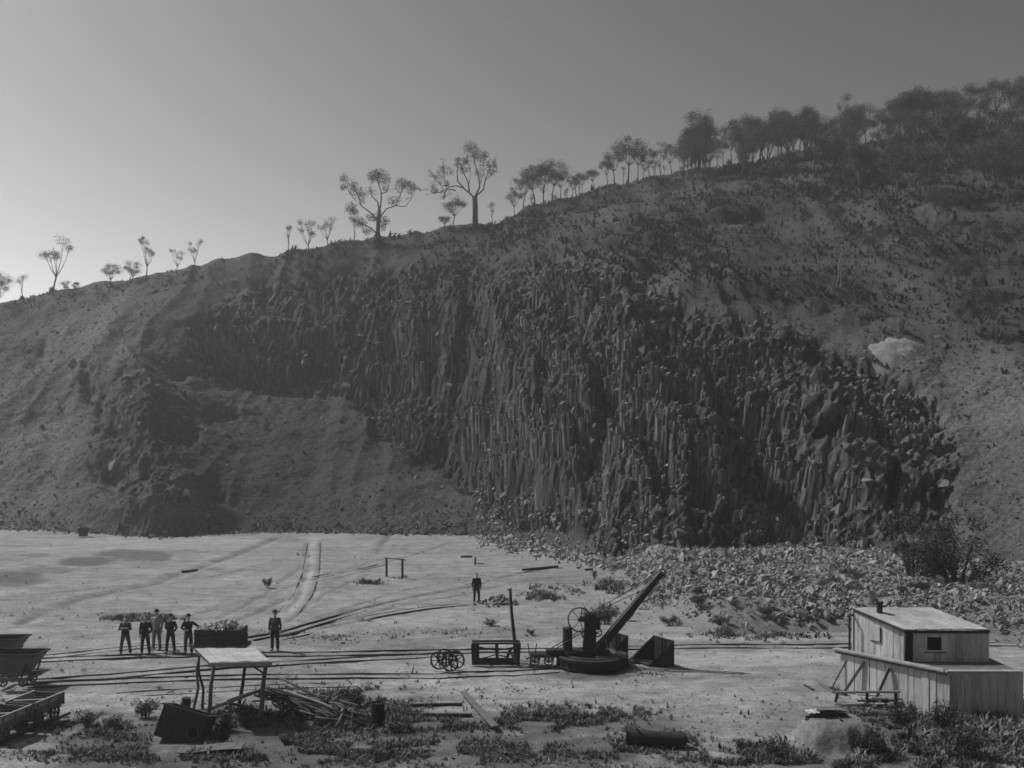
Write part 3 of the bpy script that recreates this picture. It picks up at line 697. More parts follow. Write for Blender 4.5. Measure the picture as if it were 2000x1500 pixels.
# ------------------------------------------------------------------ rubble heap at the foot of the face
heap_pt = [(1240, 1195), (1300, 1215), (1400, 1238), (1520, 1232), (1650, 1232), (1850, 1250), (2080, 1262)]
def heap_h(X, Y):
    px = 1000 + FPX * X / Y; fr = CAM_H * FPX / (np.interp(px, [a for a, b in heap_pt], [b for a, b in heap_pt]) - HOR)
    e = np.clip((Y - fr) / 3.5, 0, 1); edge = sstep(1235, 1330, px + 0.7 * (1160 - (HOR + CAM_H * FPX / Y)))
    bk = np.interp(px, _px, _TY[1])
    return (1.35 * e ** 0.7 * edge + 0.45 * fbm(X / 3, Y / 3, None, 3, 150) * e * edge) * sstep(-1.0, 1, bk + 3 - Y) , e * edge
rub = thing('rubble_heap', 'wide heap of blasted pale stone spread below the quarry face at right', 'rubble', (0, 0, 0))
hx = np.linspace(1225, 2090, 200); hy = np.linspace(0, 1, 90)
fr = CAM_H * FPX / (np.interp(hx, [a for a, b in heap_pt], [b for a, b in heap_pt]) - HOR) - 0.8; bk = np.interp(hx, _px, _TY[1]) + 2.0
HY = fr[None] + (bk - fr)[None] * hy[:, None]; HX = (hx[None] - 1000) / FPX * HY; HZ, He = heap_h(HX, HY)
HZ = HZ - 0.16 + 0.07 * vnoise(HX * 2, HY * 2, seed=151)
idx = np.arange(HX.size).reshape(HX.shape); F = np.stack([idx[:-1, :-1], idx[:-1, 1:], idx[1:, 1:], idx[1:, :-1]], -1).reshape(-1, 4)
add('heap_core', fast_mesh('heap_core', np.stack([HX, HY, HZ], -1).reshape(-1, 3), F, {'tone': np.full(HX.size, 0.25)}, smooth=True), M['rubble'], rub)
n = 27000; i = rng.uniform(0, 199, n); j = rng.uniform(0, 1, n) ** 0.85; px_ = np.interp(i, np.arange(200), hx)
f_ = np.interp(px_, hx, fr); b_ = np.interp(px_, hx, bk); Yq = f_ + (b_ - f_) * j; Xq = (px_ - 1000) / FPX * Yq; zq, eq = heap_h(Xq, Yq)
clump = fbm(Xq / 4, Yq / 4, None, 3, 152)
kk = (rng.uniform(size=n) < np.clip(eq * 2.5 + 0.1, 0, 1)) & (clump + 0.35 * rng.normal(size=n) > -0.35); Xq, Yq, zq, px_, clump = Xq[kk], Yq[kk], zq[kk], px_[kk], clump[kk]; n = len(Xq)
sz = np.exp(rng.normal(-2.38, 0.48, n) + 0.3 * clump).clip(0.05, 0.45); tn = np.clip(0.5 + 0.25 * rng.normal(size=n), 0, 1)
order = np.argsort(-(sz / Yq) * (px_ < 2040)); big, rest_ = order[:300], order[300:]
for k in big:
    m_ = ROCKM[int(rng.integers(0, 8))]
    if not m_.materials: m_.materials.append(M['rubble'])
    if 'tone' not in m_.attributes:
        at = m_.attributes.new('tone', 'FLOAT', 'POINT'); at.data.foreach_set('value', np.full(len(m_.vertices), 0.35 + 0.5 * rng.random(), np.float32))
    o = add('rock', m_, None, rub); o.location = (Xq[k], Yq[k], zq[k] + 0.25 * sz[k]); o.rotation_euler = rng.uniform(0, 6.28, 3); o.scale = sz[k] * rng.uniform(0.75, 1.3, 3)
pos = np.stack([Xq, Yq, zq + 0.2 * sz], 1)[rest_]
tag(scatter('rubble_stones', GRIT + ROCKS[:3], pos, sz[rest_][:, None] * rng.uniform(0.7, 1.35, (len(rest_), 3)), rand_rot(len(rest_)), M['rubble'], rub, tone=tn[rest_]), kind='stuff')
# stones fallen along the foot of the face, left of the heap
n = 2600; px_ = rng.uniform(930, 1330, n); row = np.interp(px_, [930, 1000, 1100, 1200, 1330], [1040, 1052, 1072, 1092, 1104]) + rng.normal(0, 9, n) + 4; Yq = CAM_H * FPX / (row - HOR); Xq = (px_ - 1000) / FPX * Yq
zq = np.maximum(0, h0(Xq, Yq)); sz = np.exp(rng.normal(-1.95, 0.45, n)).clip(0.06, 0.5)
tag(scatter('foot_stones', ROCKS, np.stack([Xq, Yq, zq + 0.15 * sz], 1), sz[:, None] * rng.uniform(0.7, 1.35, (n, 3)), rand_rot(n), M['rubble'], rub), kind='stuff')
n = 2200; px_ = rng.uniform(-60, 960, n); by = np.interp(px_, _px, _TY[1]); Yq = by + rng.normal(0.3, 1.1, n); Xq = (px_ - 1000) / FPX * Yq; zq = np.maximum(-0.02, h0(Xq, Yq)); sz = np.exp(rng.normal(-2.0, 0.5, n)).clip(0.06, 0.55)
tag(scatter('slope_foot_stones', GRIT, np.stack([Xq, Yq, zq + 0.1 * sz], 1), sz[:, None] * rng.uniform(0.7, 1.35, (n, 3)), rand_rot(n), M['talus'], hillside), kind='stuff')
# small stone heap beside the man on the floor
sh = G(975, 1178); st = thing('stone_heap', 'small heap of loose stones at the feet of the lone dark-suited man', 'stone heap', sh)
for k in range(85):
    a, r_ = rnd.uniform(0, 6.28), abs(rnd.gauss(0, 0.5)); m_ = ROCKM[k % 8]; s_ = rnd.uniform(0.1, 0.2)
    o = add('stone', m_, None, st); o.location = (r_ * math.cos(a) * 1.25, r_ * math.sin(a), 0.42 * max(0, 1 - r_ / 1.1)); o.rotation_euler = (rnd.uniform(0, 6), rnd.uniform(0, 6), rnd.uniform(0, 6)); o.scale = (s_, s_ * rnd.uniform(.7, 1.2), s_)
# pale spoil heap on the brow
b = hill_at(1757, 688) + Vector((0, 0, 0.22)); sp_ = thing('spoil_heap', 'pale heap of fresh spoil tipped on the brow at far right', 'spoil heap', b)
V = []; F_ = []; nr, na = 16, 40
for ir in range(nr + 1):
    for ia in range(na):
        a = 2 * math.pi * ia / na; e = ir / nr; r_ = e * 2.7 * (1 + 0.22 * math.sin(2 * a + 0.6) + 0.12 * math.sin(5 * a) + 0.08 * math.sin(9 * a))
        x = r_ * math.cos(a) * 1.15 - 0.5 * (1 - e); y = r_ * math.sin(a) * 1.0 + 0.6
        V.append((x, y, hill_z(b.x + x, b.y + y) * 0.5 + (b.z + 0.55 * y) * 0.5 - b.z + 0.55 * (1 - e) ** 0.8 + 0.12 * math.sin(4 * a) * e * (1 - e) - 0.1 - 0.7 * e ** 4 + 0.05 * rnd.uniform(-1, 1)))
for ir in range(nr):
    for ia in range(na): q = (ia + 1) % na; F_.append((ir * na + ia, (ir + 1) * na + ia, (ir + 1) * na + q, ir * na + q))
M['spoil'] = mat('spoil', 0.2, 0.45, 1.5, 0.95, 0.3, 8.0)
add('spoil_cone', fast_mesh('spoil_cone', np.array(V), np.array(F_), None, smooth=True), M['spoil'], sp_)

# ------------------------------------------------------------------ tramway rails
def track(name, label, ctr, gauge=0.75, ties=False, sink=0.03, group=None):
    pts = [GZ(a, b) for a, b in ctr]; dense = []
    for a, b in zip(pts[:-1], pts[1:]):
        m_ = max(2, int((b - a).length / 1.0))
        for k in range(m_): dense.append(a.lerp(b, k / m_))
    dense.append(pts[-1])
    for q in dense: q.z = floor_z(q.x, q.y)
    t = thing(name, label, 'rail track', dense[0], group=group); o0 = dense[0]
    for s_ in (-1, 1):
        mb = MB(); prev = None; line = []
        for i, q in enumerate(dense):
            d = (dense[min(i + 1, len(dense) - 1)] - dense[max(i - 1, 0)]); d.z = 0; d.normalize(); nrm = Vector((-d.y, d.x, 0))
            c = q + nrm * (s_ * gauge / 2) - o0; c.z = floor_z(q.x, q.y) - o0.z + sink + 0.015 * math.sin(i * 1.3) + 0.012 * math.sin(i * 0.37 + s_); line.append((c, nrm))
        ring = [(-0.035, -0.08), (0.035, -0.08), (0.014, -0.02), (0.025, 0.025), (-0.025, 0.025), (-0.014, -0.02)]; b0 = []
        for c, nrm in line:
            b0.append(len(mb.v)); mb.v += [tuple(c + nrm * u + Vector((0, 0, v))) for u, v in ring]
        for p, q in zip(b0[:-1], b0[1:]):
            for k in range(6): k2 = (k + 1) % 6; mb.f.append((p + k, p + k2, q + k2, q + k))
        mb.f += [tuple(range(b0[0], b0[0] + 6))[::-1], tuple(range(b0[-1], b0[-1] + 6))]
        mb.build('rail', M['rail'], t)
    if ties:
        L = 0
        for i in range(0, len(dense) - 1):
            d = (dense[i + 1] - dense[i]).normalized(); nrm = Vector((-d.y, d.x, 0)); c = dense[i] - o0
            if rnd.random() < 0.6:
                MB().beam(c - nrm * 0.62 + Vector((0, 0, -0.02)), c + nrm * rnd.uniform(0.55, 0.65) + Vector((0, 0, -0.02)), 0.17, 0.08).build('sleeper', M['wood_dark'], t)
    return t
track('tramway_track', 'far straight pair of rails passing behind the crane and under the stone wagon', [(-60, 1298), (60, 1288), (150, 1284), (390, 1279), (560, 1277), (900, 1270), (1160, 1266), (1320, 1262), (1660, 1259), (2060, 1256)], 0.8)
track('tramway_track', 'rails curving from the hopper wagon up to join the far straight track', [(40, 1332), (150, 1324), (300, 1313), (420, 1303), (560, 1293), (760, 1281), (900, 1275)], 0.8)
track('tramway_track', 'nearest long pair of rails running from the left wagons to the crane turntable', [(60, 1336), (200, 1331), (400, 1323), (600, 1318), (850, 1317), (1000, 1313), (1085, 1306)], 0.8)
track('tramway_track', 'single faint siding rails passing under the open shelter', [(225, 1358), (330, 1350), (430, 1344), (560, 1336), (700, 1332)], 0.75, sink=-0.008)
track('tramway_track', 'short diverging rails just left of the row of men', [(60, 1283), (130, 1277), (220, 1268), (300, 1262), (380, 1258)], 0.75, sink=-0.008)
track('tramway_track', 'long curved rails climbing the floor behind the lone hatted man', [(485, 1250), (600, 1224), (700, 1192), (800, 1170), (930, 1138), (1010, 1119), (1090, 1107)], 0.75, sink=-0.008)
track('tramway_track', 'second curved rails below the climbing pair ending near the stone heap', [(540, 1248), (660, 1218), (760, 1198), (860, 1184), (930, 1180)], 0.75, sink=-0.008)
track('tramway_track', 'rails edging the pale raised incline that runs up to the talus foot', [(560, 1200), (592, 1162), (607, 1120), (613, 1060)], 1.2, sink=-0.02)
track('tramway_track', 'short rails crossing the floor below the goal-shaped timber frame', [(600, 1132), (680, 1116), (745, 1102)], 0.75, sink=-0.008)
track('tramway_track', 'short rails under the two board-sided tip wagons in the near left corner', [(-45, 1470), (0, 1442), (40, 1424), (85, 1405), (120, 1390)], 0.7, ties=True)

# ------------------------------------------------------------------ wheels and wagons
def spoked_wheel(mb, c, r, axis, w_=0.07, spokes=8, rim=0.05, n=24):
    axis = Vector(axis).normalized(); u = axis.orthogonal().normalized(); v = axis.cross(u); c = Vector(c); b = len(mb.v)
    prof = [(r - rim, -w_ / 2), (r, -w_ / 2), (r, w_ / 2), (r - rim, w_ / 2)]
    for (rr, h) in prof:
        for k in range(n):
            a = 2 * math.pi * k / n; mb.v.append(tuple(c + u * (rr * math.cos(a)) + v * (rr * math.sin(a)) + axis * h))
    for i in range(4):
        i2 = (i + 1) % 4
        for k in range(n): k2 = (k + 1) % n; mb.f.append((b + i * n + k, b + i * n + k2, b + i2 * n + k2, b + i2 * n + k))
    mb.tube([c - axis * w_ * 0.8, c + axis * w_ * 0.8], r * 0.17, 10)
    for k in range(spokes):
        a = 2 * math.pi * (k + 0.3) / spokes; d = u * math.cos(a) + v * math.sin(a); mb.beam(c + d * r * 0.12, c + d * (r - rim * 0.5), w_ * 0.45, r * 0.1, up=axis)
    return mb
def wheelset(parent, c, r, axis, gauge, m_, spokes=8):
    axis = Vector(axis).normalized(); ax = MB().tube([Vector(c) - axis * (gauge / 2 + 0.08), Vector(c) + axis * (gauge / 2 + 0.08)], 0.035, 8).build('axle', m_, parent)
    for s_ in (-1, 1): spoked_wheel(MB(), Vector(c) + axis * s_ * gauge / 2, r, axis, 0.07, spokes).build('wheel', m_, ax)
def facing(a, b): return math.atan2(b[1] - a[1], b[0] - a[0])

PALE = [m_.copy() for m_ in ROCKM]
for m_ in PALE: m_.materials.clear(); m_.materials.append(M['stone_pale'])
# stone wagon with its load
wg = G(432, 1277) + Vector((0, 0, 0.09)); W = thing('stone_wagon', 'dark timber wagon heaped with broken stone beside the row of men', 'wagon', wg, 0.0)
L2, D2 = 1.06, 0.55
for k, z in enumerate((0.50, 0.74, 0.98)):
    MB().box((0, -D2, z), (2 * L2, 0.06, 0.225)).build('plank', M['wood_dark'], W, bevel=0.012); MB().box((0, D2, z), (2 * L2, 0.06, 0.225)).build('plank', M['wood_dark'], W, bevel=0.012)
    for s_ in (-1, 1): MB().box((s_ * (L2 - 0.031), 0, z), (0.055, 2 * D2 - 0.07, 0.225)).build('plank', M['wood_dark'], W, bevel=0.012)
for x in (-L2 + 0.06, 0.0, L2 - 0.06):
    for s_ in (-1, 1): MB().box((x, s_ * (D2 + 0.055), 0.74), (0.07, 0.045, 0.74)).build('stanchion', M['iron'], W)
for s_ in (-1, 1): MB().box((0, s_ * 0.42, 0.33), (2.5, 0.13, 0.17)).build('sole_bar', M['wood'], W, bevel=0.015); MB().box((s_ * 1.19, 0, 0.33), (0.12, 0.7, 0.15)).build('buffer_beam', M['wood'], W, bevel=0.015)
MB().box((0, 0, 0.43), (2 * L2 - 0.1, 2 * D2 - 0.1, 0.05)).build('floor_board', M['wood_dark'], W)
spoked_wheel(MB(), (-1.32, -0.3, 0.38), 0.09, (0, 1, 0), 0.03, 4, 0.02, 14).build('coupling_ring', M['iron'], W)
for x in (-0.62, 0.62): wheelset(W, (x, 0, 0.27), 0.24, (0, 1, 0), 0.78, M['iron'], 6)
LD = thing('stone_load', 'broken stone piled above the sides of the dark timber wagon', 'stone load', wg + Vector((0, 0, 0.9)))
for k in range(260):
    x, y = rnd.uniform(-1.0, 1.0), rnd.uniform(-0.5, 0.5); s_ = rnd.uniform(0.05, 0.12); hgt = 0.42 * max(0, 1 - (x - 0.12) ** 2 / 1.3) * max(0, 1 - (y / 0.55) ** 2) + 0.06 * math.sin(5 * x)
    o = add('stone', PALE[k % 8], None, LD); o.location = (x, y, 0.08 + hgt * rnd.uniform(0.75, 1.0)); o.rotation_euler = (rnd.uniform(0, 6), rnd.uniform(0, 6), rnd.uniform(0, 6)); o.scale = (s_ * 1.3, s_, s_)

# V hoppers on the left edge
def hopper(label, loc, rz, s=1.0):
    t = thing('hopper_wagon', label, 'hopper wagon', loc, rz, None); t.scale = (s, s, s)
    tw, bw, dp, z0, z1 = 0.98, 0.30, 0.62, 0.45, 1.30
    for sy in (-1, 1): MB().prism([(-tw, sy * dp, z1), (tw, sy * dp, z1), (bw, sy * dp, z0), (-bw, sy * dp, z0)], (0, -sy * 0.03, 0)).build('end_plate', M['iron_light'], t)
    for sx in (-1, 1):
        MB().prism([(sx * tw, -dp + 0.035, z1), (sx * tw, dp - 0.035, z1), (sx * bw, dp - 0.035, z0), (sx * bw, -dp + 0.035, z0)], (-sx * 0.025, 0, 0)).build('side_plate', M['iron_light'], t)
        MB().beam((sx * tw, -dp - 0.02, z1), (sx * tw, dp + 0.02, z1), 0.05, 0.06).build('rim_bar', M['iron'], t)
        for sy in (-1, 1): MB().beam((sx * 0.42, sy * (dp + 0.06), 0.34), (sx * 0.62, sy * (dp + 0.06), 0.95), 0.05, 0.05).build('brace', M['iron'], t)
    for sy in (-1, 1): MB().beam((-tw - 0.02, sy * dp, z1), (tw + 0.02, sy * dp, z1), 0.05, 0.06).build('rim_bar', M['iron'], t); MB().box((0, sy * (dp + 0.02), 0.36), (1.35, 0.1, 0.14)).build('frame_beam', M['wood'], t, bevel=0.01)
    for sx in (-1, 1): MB().box((sx * 0.62, 0, 0.36), (0.1, 1.1, 0.13)).build('frame_beam', M['wood'], t, bevel=0.01)
    for x in (-0.4, 0.4): wheelset(t, (x, 0, 0.2), 0.18, (0, 1, 0), 0.8, M['iron'], 5)
    return t
g = G(35, 1338); hopper('rusty v-shaped hopper wagon on rails at the left edge, nearer of two', g, 0.0)
g = G(3, 1305); hopper('upper rusty hopper wagon seen behind the nearer one at left edge', g, 0.05, 1.0)

# two board-sided tip wagons in the near left corner
def tip_wagon(label, loc, rz):
    t = thing('tip_wagon', label, 'wagon', loc, rz); l, wd = 0.78, 0.55
    for s_ in (-1, 1):
        for k, z in enumerate((0.62, 0.80)):
            MB().box((s_ * wd, 0, z), (0.045, 2 * l, 0.17)).build('plank', M['wood_pale' if k or s_ < 0 else 'wood'], t, bevel=0.01); MB().box((0, s_ * (l - 0.024), z), (2 * wd - 0.05, 0.045, 0.17)).build('plank', M['wood'], t, bevel=0.01)
        for y in (-0.7, -0.1, 0.5, 0.72): MB().box((s_ * (wd + 0.04), y, 0.70), (0.035, 0.08, 0.42)).build('stanchion', M['wood'], t)
        MB().beam((s_ * (wd + 0.002), -l, 0.905), (s_ * (wd + 0.002), l, 0.905), 0.075, 0.035).build('top_rail', M['wood_pale'], t)
        MB().box((s_ * 0.36, 0, 0.43), (0.1, 1.8, 0.13)).build('sole_bar', M['wood'], t, bevel=0.01)
    MB().box((0, 0, 0.515), (2 * wd - 0.06, 2 * l - 0.06, 0.04)).build('floor_board', M['wood'], t)
    MB().beam((-wd + 0.05, -0.5, 0.86), (wd - 0.02, -0.15, 0.88), 0.1, 0.03).build('loose_board', M['wood_pale'], t)
    for y in (-0.45, 0.45): wheelset(t, (0, y, 0.27), 0.26, (1, 0, 0), 0.86, M['iron_light'], 8)
    return t
a, b = G(0, 1442), G(85, 1405); rz = facing(a, b) - math.pi / 2
q = a.lerp(b, 0.02); tip_wagon('board-sided tip wagon nearest the corner, cut by the left edge', q, rz)
q = a.lerp(b, 0.80); tip_wagon('board-sided tip wagon coupled ahead of the cut-off one at left', q, rz)

# ------------------------------------------------------------------ crane
cr = G(1157, 1297); K = thing('rail_crane', 'dark hand-worked quarry crane with slanting jib on a round base', 'crane', cr)
MB().lathe([(0, 0.40), (1.56, 0.40), (1.56, 0.33), (1.50, 0.33), (1.50, 0.06), (1.57, 0.06), (1.57, 0.0), (0, 0.0)], n=48).build('turntable', M['iron'], K, smooth=False)
MB().lathe([(1.02, 0.401), (1.02, 0.45), (1.12, 0.45), (1.12, 0.401)], n=48).build('roller_ring', M['iron_light'], K)
MB().lathe([(1.40, 0.401), (1.40, 0.43), (1.50, 0.43), (1.50, 0.401)], n=48).build('rim_ring', M['iron_light'], K)
for k in range(24):
    a_ = 2 * math.pi * k / 24; MB().beam((1.53 * math.cos(a_), 1.53 * math.sin(a_), 0.06), (1.53 * math.cos(a_), 1.53 * math.sin(a_), 0.33), 0.05, 0.05).build('base_rib', M['iron'], K)
for k in range(9): MB().box((0.55 + 0.1 * (k % 2), -0.95 + 0.235 * k, 0.425), (0.9, 0.2, 0.03)).build('deck_plank', M['wood'], K)
MB().tube([(-0.1, -0.34, 1.25), (0.2, -0.3, 1.42)], 0.04, 8).build('crank_arm', M['iron'], K)
MB().box((0.24, 0.03, 1.75), (0.22, 0.3, 0.5)).build('gear_case', M['iron'], K, bevel=0.02)
MB().tube([foot_tip for foot_tip in ((-0.05, 0.0, 2.2), (2.98, -0.1, 4.1))], 0.014, 6).build('hoist_rope', M['iron'], K)
MB().box((-0.2, 0, 0.52), (1.9, 0.8, 0.14)).build('bed_frame', M['iron'], K, bevel=0.02)
for y in (-0.24, 0.24): MB().prism([(-0.42, y, 0.5), (0.16, y, 0.5), (0.12, y, 2.12), (-0.30, y, 2.12)], (0, 0.07, 0)).build('side_frame', M['iron'], K)
MB().box((-0.1, 0.035, 1.25), (0.50, 0.42, 1.5)).build('post', M['iron'], K, bevel=0.02)
MB().box((-0.08, 0.03, 2.17), (0.52, 0.66, 0.08)).build('post_cap', M['iron'], K, bevel=0.01)
for k in range(4): MB().tube([(-0.28 + 0.13 * k, -0.25, 2.2), (-0.28 + 0.13 * k, -0.25, 2.27)], 0.03, 6).build('bolt', M['iron'], K)
spoked_wheel(MB(), (-0.56, -0.34, 1.98), 0.54, (0.22, 1, 0), 0.05, 7, 0.05, 36).build('hand_wheel', M['iron'], K)
MB().tube([(-0.56, -0.4, 1.98), (-0.5, 0.3, 1.98)], 0.05, 8).build('wheel_shaft', M['iron'], K)
MB().box((-0.36, -0.1, 1.98), (0.4, 0.3, 0.22)).build('bearing_bracket', M['iron'], K, bevel=0.02)
spoked_wheel(MB(), (0.20, -0.30, 1.42), 0.2, (0.1, 1, 0), 0.06, 5, 0.05, 20).build('gear', M['iron'], K)
spoked_wheel(MB(), (-0.36, -0.32, 1.34), 0.15, (0.1, 1, 0), 0.06, 5, 0.05, 20).build('gear', M['iron'], K)
MB().tube([(-0.1, -0.42, 1.25), (-0.1, 0.42, 1.25)], 0.13, 12).build('winding_drum', M['iron'], K)
MB().lathe([(0, 0.5), (0.23, 0.5), (0.22, 0.6), (0.20, 1.5), (0.23, 1.52), (0.23, 1.57), (0.17, 1.6), (0, 1.6)], (-1.08, 0, 0), 18).build('boiler', M['iron'], K)
foot, tip = Vector((0.16, 0, 0.52)), Vector((2.98, -0.1, 3.95))
dj = (tip - foot).normalized(); nj = Vector((-dj.z, 0, dj.x))
for y in (-0.26, 0.26):
    MB().beam(foot + Vector((0, y, 0)), tip + Vector((0, y * 0.45, 0)), 0.10, 0.34, up=nj, h1=0.2).build('jib_beam', M['iron'], K)
    MB().beam(foot + Vector((0, y, 0)) + nj * 0.18, tip + Vector((0, y * 0.45, 0)) + nj * 0.115, 0.16, 0.03, up=nj).build('jib_flange', M['wood'], K)
for k in range(6):
    q = foot.lerp(tip, 0.12 + 0.16 * k); MB().beam(q + Vector((0, -0.2, 0)), q + Vector((0, 0.2, 0)), 0.09, 0.06, up=nj).build('jib_spacer', M['iron_light'], K)
spoked_wheel(MB(), tip + Vector((0.02, 0, 0.02)), 0.16, (0, 1, 0), 0.06, 5, 0.04, 18).build('sheave', M['iron'], K)
for y, e in ((-0.22, 0.80), (0.22, 0.93)):
    MB().tube([(-0.1, y, 2.2), foot.lerp(tip, e) + Vector((0, y * 0.5, 0)) + nj * 0.1], 0.017, 6).build('tie_rod', M['iron'], K)
for y in (-0.28, 0.28): MB().tube([(-0.35, y, 1.5), (-1.9, y, 0.55)], 0.022, 6).build('back_stay', M['iron'], K)
MB().tube([(0.7, -0.1, 1.2), (0.78, -0.6, 0.78), (1.1, -0.9, 0.55), (1.7, -1.0, 0.38)], 0.015, 6).build('slack_rope', M['wood_pale'], K)
MB().tube([(0.55, -0.3, 1.1), (0.62, -0.5, 0.7)], 0.015, 6).build('slack_rope', M['wood_pale'], K)
# little trolley coupled to the crane
g = G(1062, 1298); T = thing('hand_trolley', 'low four-wheeled trolley with upright levers left of the crane', 'trolley', g, 0.05)
MB().box((0.15, 0, 0.42), (1.5, 0.6, 0.12)).build('deck', M['iron'], T, bevel=0.015)
MB().box((0.45, 0, 0.56), (0.7, 0.5, 0.2)).build('counterweight', M['iron'], T, bevel=0.02)
for x in (-0.38, 0.22): wheelset(T, (x, 0, 0.23), 0.22, (0.1, 1, 0), 0.7, M['iron'], 6)
for x0, x1 in ((-0.62, -0.70), (-0.40, -0.32)): MB().beam((x0, -0.2, 0.45), (x1, -0.2, 0.95), 0.04, 0.04).build('lever', M['iron'], T)
MB().beam((-0.68, -0.2, 0.75), (-0.36, -0.2, 0.72), 0.03, 0.03).build('cross_bar', M['iron'], T)
MB().tube([(-0.8, -0.3, 0.3), (-0.55, -0.3, 0.42)], 0.04, 6).build('coupling', M['iron'], T)

# ------------------------------------------------------------------ tipping skips
def skip(label, lip_n, lip_f, back_n, h):
    o = Vector(lip_n); t = thing('tipping_skip', label, 'skip', o); a = Vector((0, 0, 0)); f = Vector(lip_f) - o; bk_ = Vector(back_n) - o; up = Vector((0, 0, h)); th = f.normalized() * 0.03
    for q in (a, f - th): MB().prism([q, q + bk_, q + bk_ + up], th).build('side_plate', M['iron'], t)
    d = bk_.normalized()
    MB().prism([a + th * 1.02, bk_ + th * 1.02, bk_ + f - th * 1.02, f - th * 1.02], (0, 0, 0.03)).build('floor_plate', M['iron'], t)
    MB().prism([bk_ + th, bk_ + up + th, bk_ + up + f - th, bk_ + f - th], -d * 0.03).build('back_plate', M['iron'], t)
    for q in (a, f): MB().beam(q - d * 0.02 + Vector((0, 0, 0.03)), q + bk_ + up, 0.05, 0.03).build('edge_bar', M['iron_light'], t)
    MB().beam(a - d * 0.04 + Vector((0, 0, 0.02)), f - d * 0.04 + Vector((0, 0, 0.02)), 0.09, 0.05).build('lip_bar', M['iron_light'], t)
    for e in (0.4, 0.55): MB().beam(bk_ + f * e - d * 0.045 + Vector((0, 0, 0.05)), bk_ + f * e - d * 0.045 + up * 0.96, 0.06, 0.03, up=d).build('rib', M['iron'], t)
    MB().tube([bk_ * 0.85 + up * 0.15 - f.normalized() * 0.07, bk_ * 0.85 + up * 0.15 + f.normalized() * 0.02], 0.06, 8).build('trunnion', M['iron'], t)
    return t
skip('wedge-shaped iron skip lying open, rightmost, clear of the crane', G(1270, 1299), G(1232, 1287), G(1317, 1303), 1.13)
skip('wedge-shaped iron skip partly hidden behind the crane jib', G(1184, 1288), G(1146, 1277), G(1227, 1291), 1.12)

# ------------------------------------------------------------------ loose wheelsets, timber stand, poles
for lab, p in (('spoked wheel pair standing on the floor, left one of two', (863, 1305)), ('spoked wheel pair standing on the floor, right one of two', (885, 1309))):
    g = G(*p); t = thing('wheel_set', lab, 'wheels', g, -0.15, 'loose wheel pairs by the timber stand'); wheelset(t, (0, 0, 0.385), 0.385, (0.25, 1, 0), 0.62, M['iron'], 7)
g = G(970, 1298); S = thing('timber_stand', 'dark open timber stand with posts and thin cross braces left of crane', 'stand', g, 0.02)
for x, ln in ((-1.02, 0.02), (-0.82, 0.0), (0.02, 0.02), (0.95, -0.03)):
    MB().beam((x + ln, -0.02, 0), (x - ln, -0.02, 0.88), 0.14, 0.13).build('post', M['wood_dark'], S, bevel=0.012)
for x in (-0.95, 0.9): MB().beam((x, 0.62, 0), (x, 0.62, 0.86), 0.14, 0.13).build('post', M['wood_dark'], S, bevel=0.012)
MB().beam((0.32, -0.1, 0.05), (0.62, -0.1, 0.72), 0.13, 0.12).build('leaning_post', M['wood_dark'], S, bevel=0.012); MB().beam((0.62, -0.16, 0.55), (0.82, -0.16, 0.1), 0.07, 0.1).build('leaning_post', M['wood'], S)
for y, z in ((-0.02, 0.92), (0.62, 0.90)): MB().beam((-1.08, y, z), (1.03, y, z), 0.13, 0.075).build('top_rail', M['wood_dark'], S, bevel=0.01)
MB().beam((-1.05, -0.13, 0.10), (1.0, -0.13, 0.08), 0.06, 0.16).build('bottom_rail', M['wood_dark'], S, bevel=0.01); MB().beam((-1.05, 0.55, 0.1), (1.0, 0.55, 0.1), 0.06, 0.14).build('bottom_rail', M['wood_dark'], S)
for s_ in (-1, 1): MB().beam((s_ * 0.97, 0, 0.9), (s_ * 0.97, 0.6, 0.88), 0.08, 0.08).build('end_rail', M['wood_dark'], S)
for a_, b_ in (((-0.75, 0.75), (-0.05, 0.62)), ((-0.75, 0.22), (-0.05, 0.42)), ((0.1, 0.62), (0.85, 0.75)), ((0.1, 0.4), (0.5, 0.3))):
    MB().beam((a_[0], 0.05, a_[1]), (b_[0], 0.05, b_[1]), 0.03, 0.045).build('brace', M['wood_dark'], S)
g = G(1007, 1287); t = thing('tall_pole', 'tall slender dark pole leaning left behind the timber stand', 'pole', g)
MB().tube([(0, 0, -0.05), (-0.04, 0, 0.8), (-0.17, 0, 2.0), (-0.24, 0, 3.12)], [0.085, 0.08, 0.07, 0.055], 8).build('shaft', M['wood_dark'], t); MB().beam((-0.36, 0, 3.06), (-0.16, 0.05, 3.1), 0.05, 0.05).build('cross_peg', M['wood_dark'], t)
g0, g1 = GZ(755, 1125), GZ(786, 1129); t = thing('goal_frame', 'two posts joined by a thin rail, standing alone on the far floor', 'frame', g0)
e = g1 - g0
for q, hh in ((Vector((0, 0, 0)), 1.36), (e, 1.38)): MB().beam(q + Vector((0, 0, -0.1)), q + Vector((0, 0, hh)), 0.15, 0.13).build('post', M['wood_dark'], t, bevel=0.012)
MB().beam(Vector((-0.1, 0, 1.32)), e + Vector((0.25, 0, 1.30)), 0.05, 0.055).build('rail', M['wood_dark'], t)
g = G(928, 1101); t = thing('stub_post', 'short dark stub post on the far floor above the lone dark-suited man', 'post', g); MB().beam((0, 0, -0.1), (0.02, 0, 0.5), 0.14, 0.12).build('stump', M['wood_dark'], t); MB().beam((0.15, -0.1, 0.03), (0.7, -0.15, 0.04), 0.12, 0.07).build('offcut', M['wood_dark'], t)
